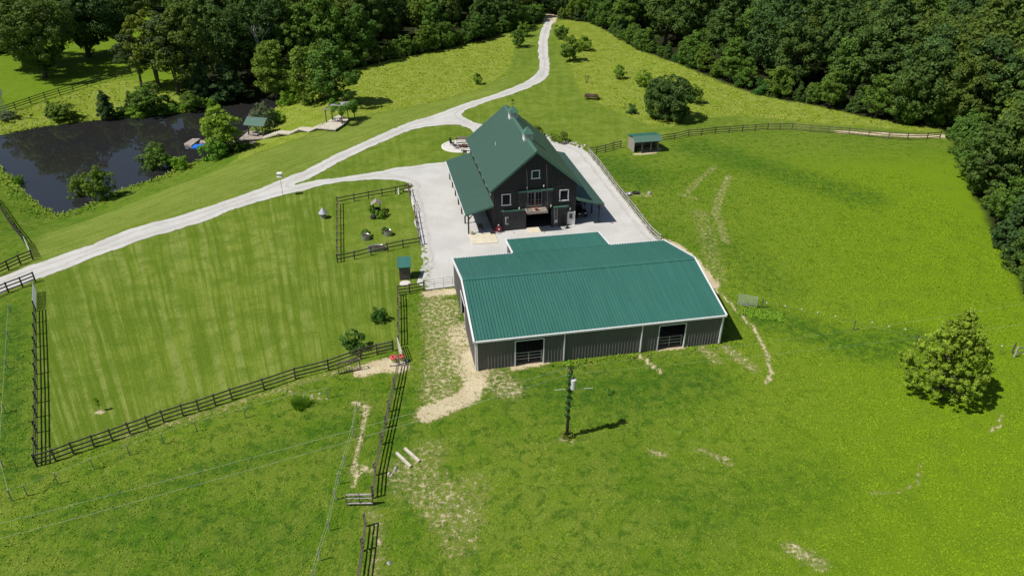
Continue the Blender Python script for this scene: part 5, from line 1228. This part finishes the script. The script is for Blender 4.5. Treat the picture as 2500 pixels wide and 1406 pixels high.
o = bpy.data.objects.new('weed_patch', finish('weed_patch', [V], [h+.2], L_weed)); link(o); tag(o, 'bright green weed patch below the standing gate panel', 'weeds', kind='stuff')
T_(1490, 960, 951, 22, 'brightbush', 'small olive weed in the grass right of the utility pole', 'weeds', 'weed_patch')
# vine on pergola and pole
def vine(parent, C, Rc, n, leaf, mat=L_vine, seed=3):
    rng = np.random.default_rng(seed); V, h = leaves(rng, np.array(C), np.array(Rc), n, leaf, .3); o = bpy.data.objects.new('vine', finish('vine', [V], [h], mat)); link(o, parent); return o
q = [cs[1]+e, cs[1].lerp(cs[2], .5)+e, cs[2]+e, cs[0].lerp(cs[1], .5)+e, cs[2]+e+Vector((.2, 0, -.6)), cs[1]+e+Vector((0, 0, -.6)), cs[2]+e+Vector((0, 0, -1.3)), cs[3].lerp(cs[2], .3)+e, cs[1].lerp(cs[2], .25)+e, cs[1].lerp(cs[2], .8)+e, cs[3]+e+Vector((0, 1, 0.4))]
vine(pg, [tuple(v+Vector((0, 0, .15))) for v in q], [.8, .85, .95, .7, .7, .5, .5, .55, .8, .8, .6], 260, .2)
vine(up_, [(math.cos(i*1.7)*.12-.05, math.sin(i*1.7)*.12, 2.0+i*.18) for i in range(27)], [.17+.06*math.sin(i*1.3) for i in range(27)], 60, .13, L_shrub)
vine(up_, [(.2*math.cos(i), .2*math.sin(i), 7.2+.08*i) for i in range(5)], [.32]*5, 50, .13, L_vine, 5)
vine(up_, [(.35*math.cos(i*1.2), .35*math.sin(i*1.2), .12) for i in range(6)], [.28]*6, 60, .12, L_grey, 6)
# dead tree, bare shrubs, brush
def bare(px, yb, yt, label, mat, spread=.28, name='dead_tree', cat='tree', seed=2, n=9, stems=1, r=None):
    b, H = hpx(px, yb, yt); rg = random.Random(seed); t = thing(name, label, cat, b); m = MB(); r0 = r or .02*H
    def grow(p, d, L, rr_, lv):
        q_ = p+d*L; m.cyl(p, q_, rr_, rr_*.62, 5, False)
        if lv == 0: return
        for _ in range(3 if lv > 1 else 2):
            d2 = (d+Vector((rg.uniform(-1, 1), rg.uniform(-1, 1), rg.uniform(-.1, .6)))*.62).normalized(); grow(q_, d2, L*rg.uniform(.55, .8), rr_*.55, lv-1)
    for s_ in range(stems):
        d = Vector((rg.uniform(-1, 1)*spread, rg.uniform(-1, 1)*spread, 1)).normalized()
        p0 = Vector((0, 0, -.1)); p1 = p0+d*H*(.34 if stems == 1 else .15); m.cyl(p0, p1, r0, r0*.75, 7, False); grow(p1, d, H*.25, r0*.7, 4)
    m.build('branches', mat, t); return t
bare(640, 195, 60, 'bare pale dead tree standing before the dark wood above the pond inlet', M_barkd, .1, r=.38)
bare(1432, 203, 176, 'leafless reddish shrub in the right meadow', M_rust, .5, 'bare_shrub', 'shrub', 4, stems=6, r=.04)
bare(605, 318, 268, 'tangle of bare twigs between willow and pavilion', M_barkd, .6, 'bare_shrub', 'shrub', 5, stems=4, r=.04)
bare(322, 118, 98, 'pile of bare brush under the dark oak in the far field', M_barkd, 1.2, 'brush_pile', 'brush pile', 6, stems=6, r=.05)
bare(245, 1003, 975, 'tiny staked sapling in the lower left of the mown lot', M_bark, .1, 'sapling', 'sapling', 7, stems=1, r=.02)
sp_ = [o_ for o_ in bpy.data.objects if o_.name.startswith('sapling')][0]
vine(sp_, [(0, 0, .7), (.05, 0, 1.05), (-.1, 0, 1.3)], [.16, .15, .16], 50, .11, L_vine, 9)

# ------------------------------------------------------------------ grass, weeds and reeds as real blades (uncountable)
def tufts(name, label, region, dens, h, wdt, seed, filt=None, mat=M_blade, maxn=200000, lean=.5):
    rng = np.random.default_rng(seed); x0, x1, y0, y1 = region; n = int(min(maxn*3, dens*(x1-x0)*(y1-y0)))
    X = rng.uniform(x0, x1, n); Y = rng.uniform(y0, y1, n); px, py = proj(X, Y, 0.)
    k_ = (px > -60) & (px < 2560) & (py < 1450) & (py > -10)
    k_ &= vnoise(X, Y, .9, seed)+.5 > rng.random(n)*.9
    X, Y = X[k_], Y[k_]
    if filt is not None: k_ = filt(X, Y); X, Y = X[k_], Y[k_]
    X, Y = X[:maxn], Y[:maxn]; n = len(X); Z = hgt(X, Y); a = rng.uniform(0, 6.28, n); s_ = rng.uniform(.5, 1.4, n)
    la = a+1.5708+rng.uniform(-.4, .4, n); ll = rng.uniform(lean*.8, lean*2.2, n)*h*s_*2
    dx, dy = np.cos(a)*wdt*s_, np.sin(a)*wdt*s_
    V = np.stack([np.stack([X-dx, Y-dy, Z], -1), np.stack([X+dx, Y+dy, Z], -1), np.stack([X+dx*.6+np.cos(la)*ll, Y+dy*.6+np.sin(la)*ll, Z+h*s_], -1), np.stack([X-dx*.6+np.cos(la)*ll, Y-dy*.6+np.sin(la)*ll, Z+h*s_*.9], -1)], 1).reshape(-1, 3)
    za, zb, zc = zones(X, Y); r4 = lambda z: np.repeat(z, 4, axis=0)
    o = bpy.data.objects.new(name, npmesh(name, V, np.arange(4*n).reshape(-1, 4), mat, {'za': r4(za), 'zb': r4(zb), 'zc': r4(zc)})); link(o)
    tag(o, label, 'grass', kind='stuff'); return o
shed_w = np.array([(SO[0]+a*math.cos(SY)-b*math.sin(SY), SO[1]+a*math.sin(SY)+b*math.cos(SY)) for a, b in ((-.3, -.3), (SL+.3, -.3), (SL+.3, SW+4.6), (-.3, SW+4.6))])
mownw = pw(mown_px); G1w = G1
def f_past(X, Y):
    za, zb, _ = zones(X, Y); return (za[:, 0] < .4) & (za[:, 1] < .5) & (zb[:, 1] < .5) & (sdf(X, Y, shed_w) > 0) & (sdf(X, Y, pond_w) > .3) & (sdf(X, Y, G1w) > .2) & ((za[:, 2] < .45) | (np.random.default_rng(1).random(len(X)) < .15))
tufts('pasture_grass', 'short clumpy green pasture grass', (-48, 62, 30, 108), 55, .05, .05, 11, f_past, maxn=300000)
deck_w = pp([(560, 350), (600, 314), (655, 322), (735, 306), (800, 286), (830, 276), (875, 285), (840, 315), (820, 320), (640, 350)])
def f_mead(X, Y):
    za, zb, _ = zones(X, Y); return (za[:, 1] > .5) & (sdf(X, Y, pond_w) > .3) & (sdf(X, Y, deck_w) > 0)
tufts('meadow_grass', 'tall uncut yellow green meadow grass', (-115, 75, 112, 235), 8, .10, .10, 12, f_mead, maxn=110000, lean=.9)
def f_shore(X, Y):
    d = sdf(X, Y, pond_w); return (d > .1) & (d < 3.2) & (sdf(X, Y, deck_w) > 0) & (np.random.default_rng(2).random(len(X)) < 1.3-d/2.6)
tufts('shore_reeds', 'ragged tall grass and weeds fringing the pond', (-105, -30, 85, 150), 26, .20, .08, 13, f_shore, maxn=40000)
def f_wall(X, Y):
    d = sdf(X, Y, shed_w); px, py = proj(X, Y, 0.); return (d > .02) & (d < .7) & (py > 700) & (zones(X, Y)[0][:, 2] < .4) & ((px < 1180) | (px > 1330)) & (np.abs(px-1640) > 40)
tufts('wall_weeds', 'weeds growing along the foot of the shed walls', (-12, 24, 52, 76), 30, .18, .06, 14, f_wall, maxn=12000)
# one clump of tall grass in the lower pasture
b = P(735, 992); rng = np.random.default_rng(4); n = 900; a = rng.uniform(0, 6.28, n); r = rng.uniform(0, .55, n); x = np.cos(a)*r; y = np.sin(a)*r; hh = rng.uniform(.4, 1.0, n); w_ = .035
V = np.stack([np.stack([x-w_, y, 0*x], -1), np.stack([x+w_, y, 0*x], -1), np.stack([x*1.7+w_*.3, y*1.7, hh], -1), np.stack([x*1.7-w_*.3, y*1.7, hh], -1)], 1).reshape(-1, 3)
o = bpy.data.objects.new('grass_clump', npmesh('grass_clump', V, np.arange(4*n).reshape(-1, 4), L_weed, {'lc': np.full((4*n, 3), .6)})); link(o); o.location = b; tag(o, 'single tall tuft of dark grass near the lower lot fence', 'grass clump')
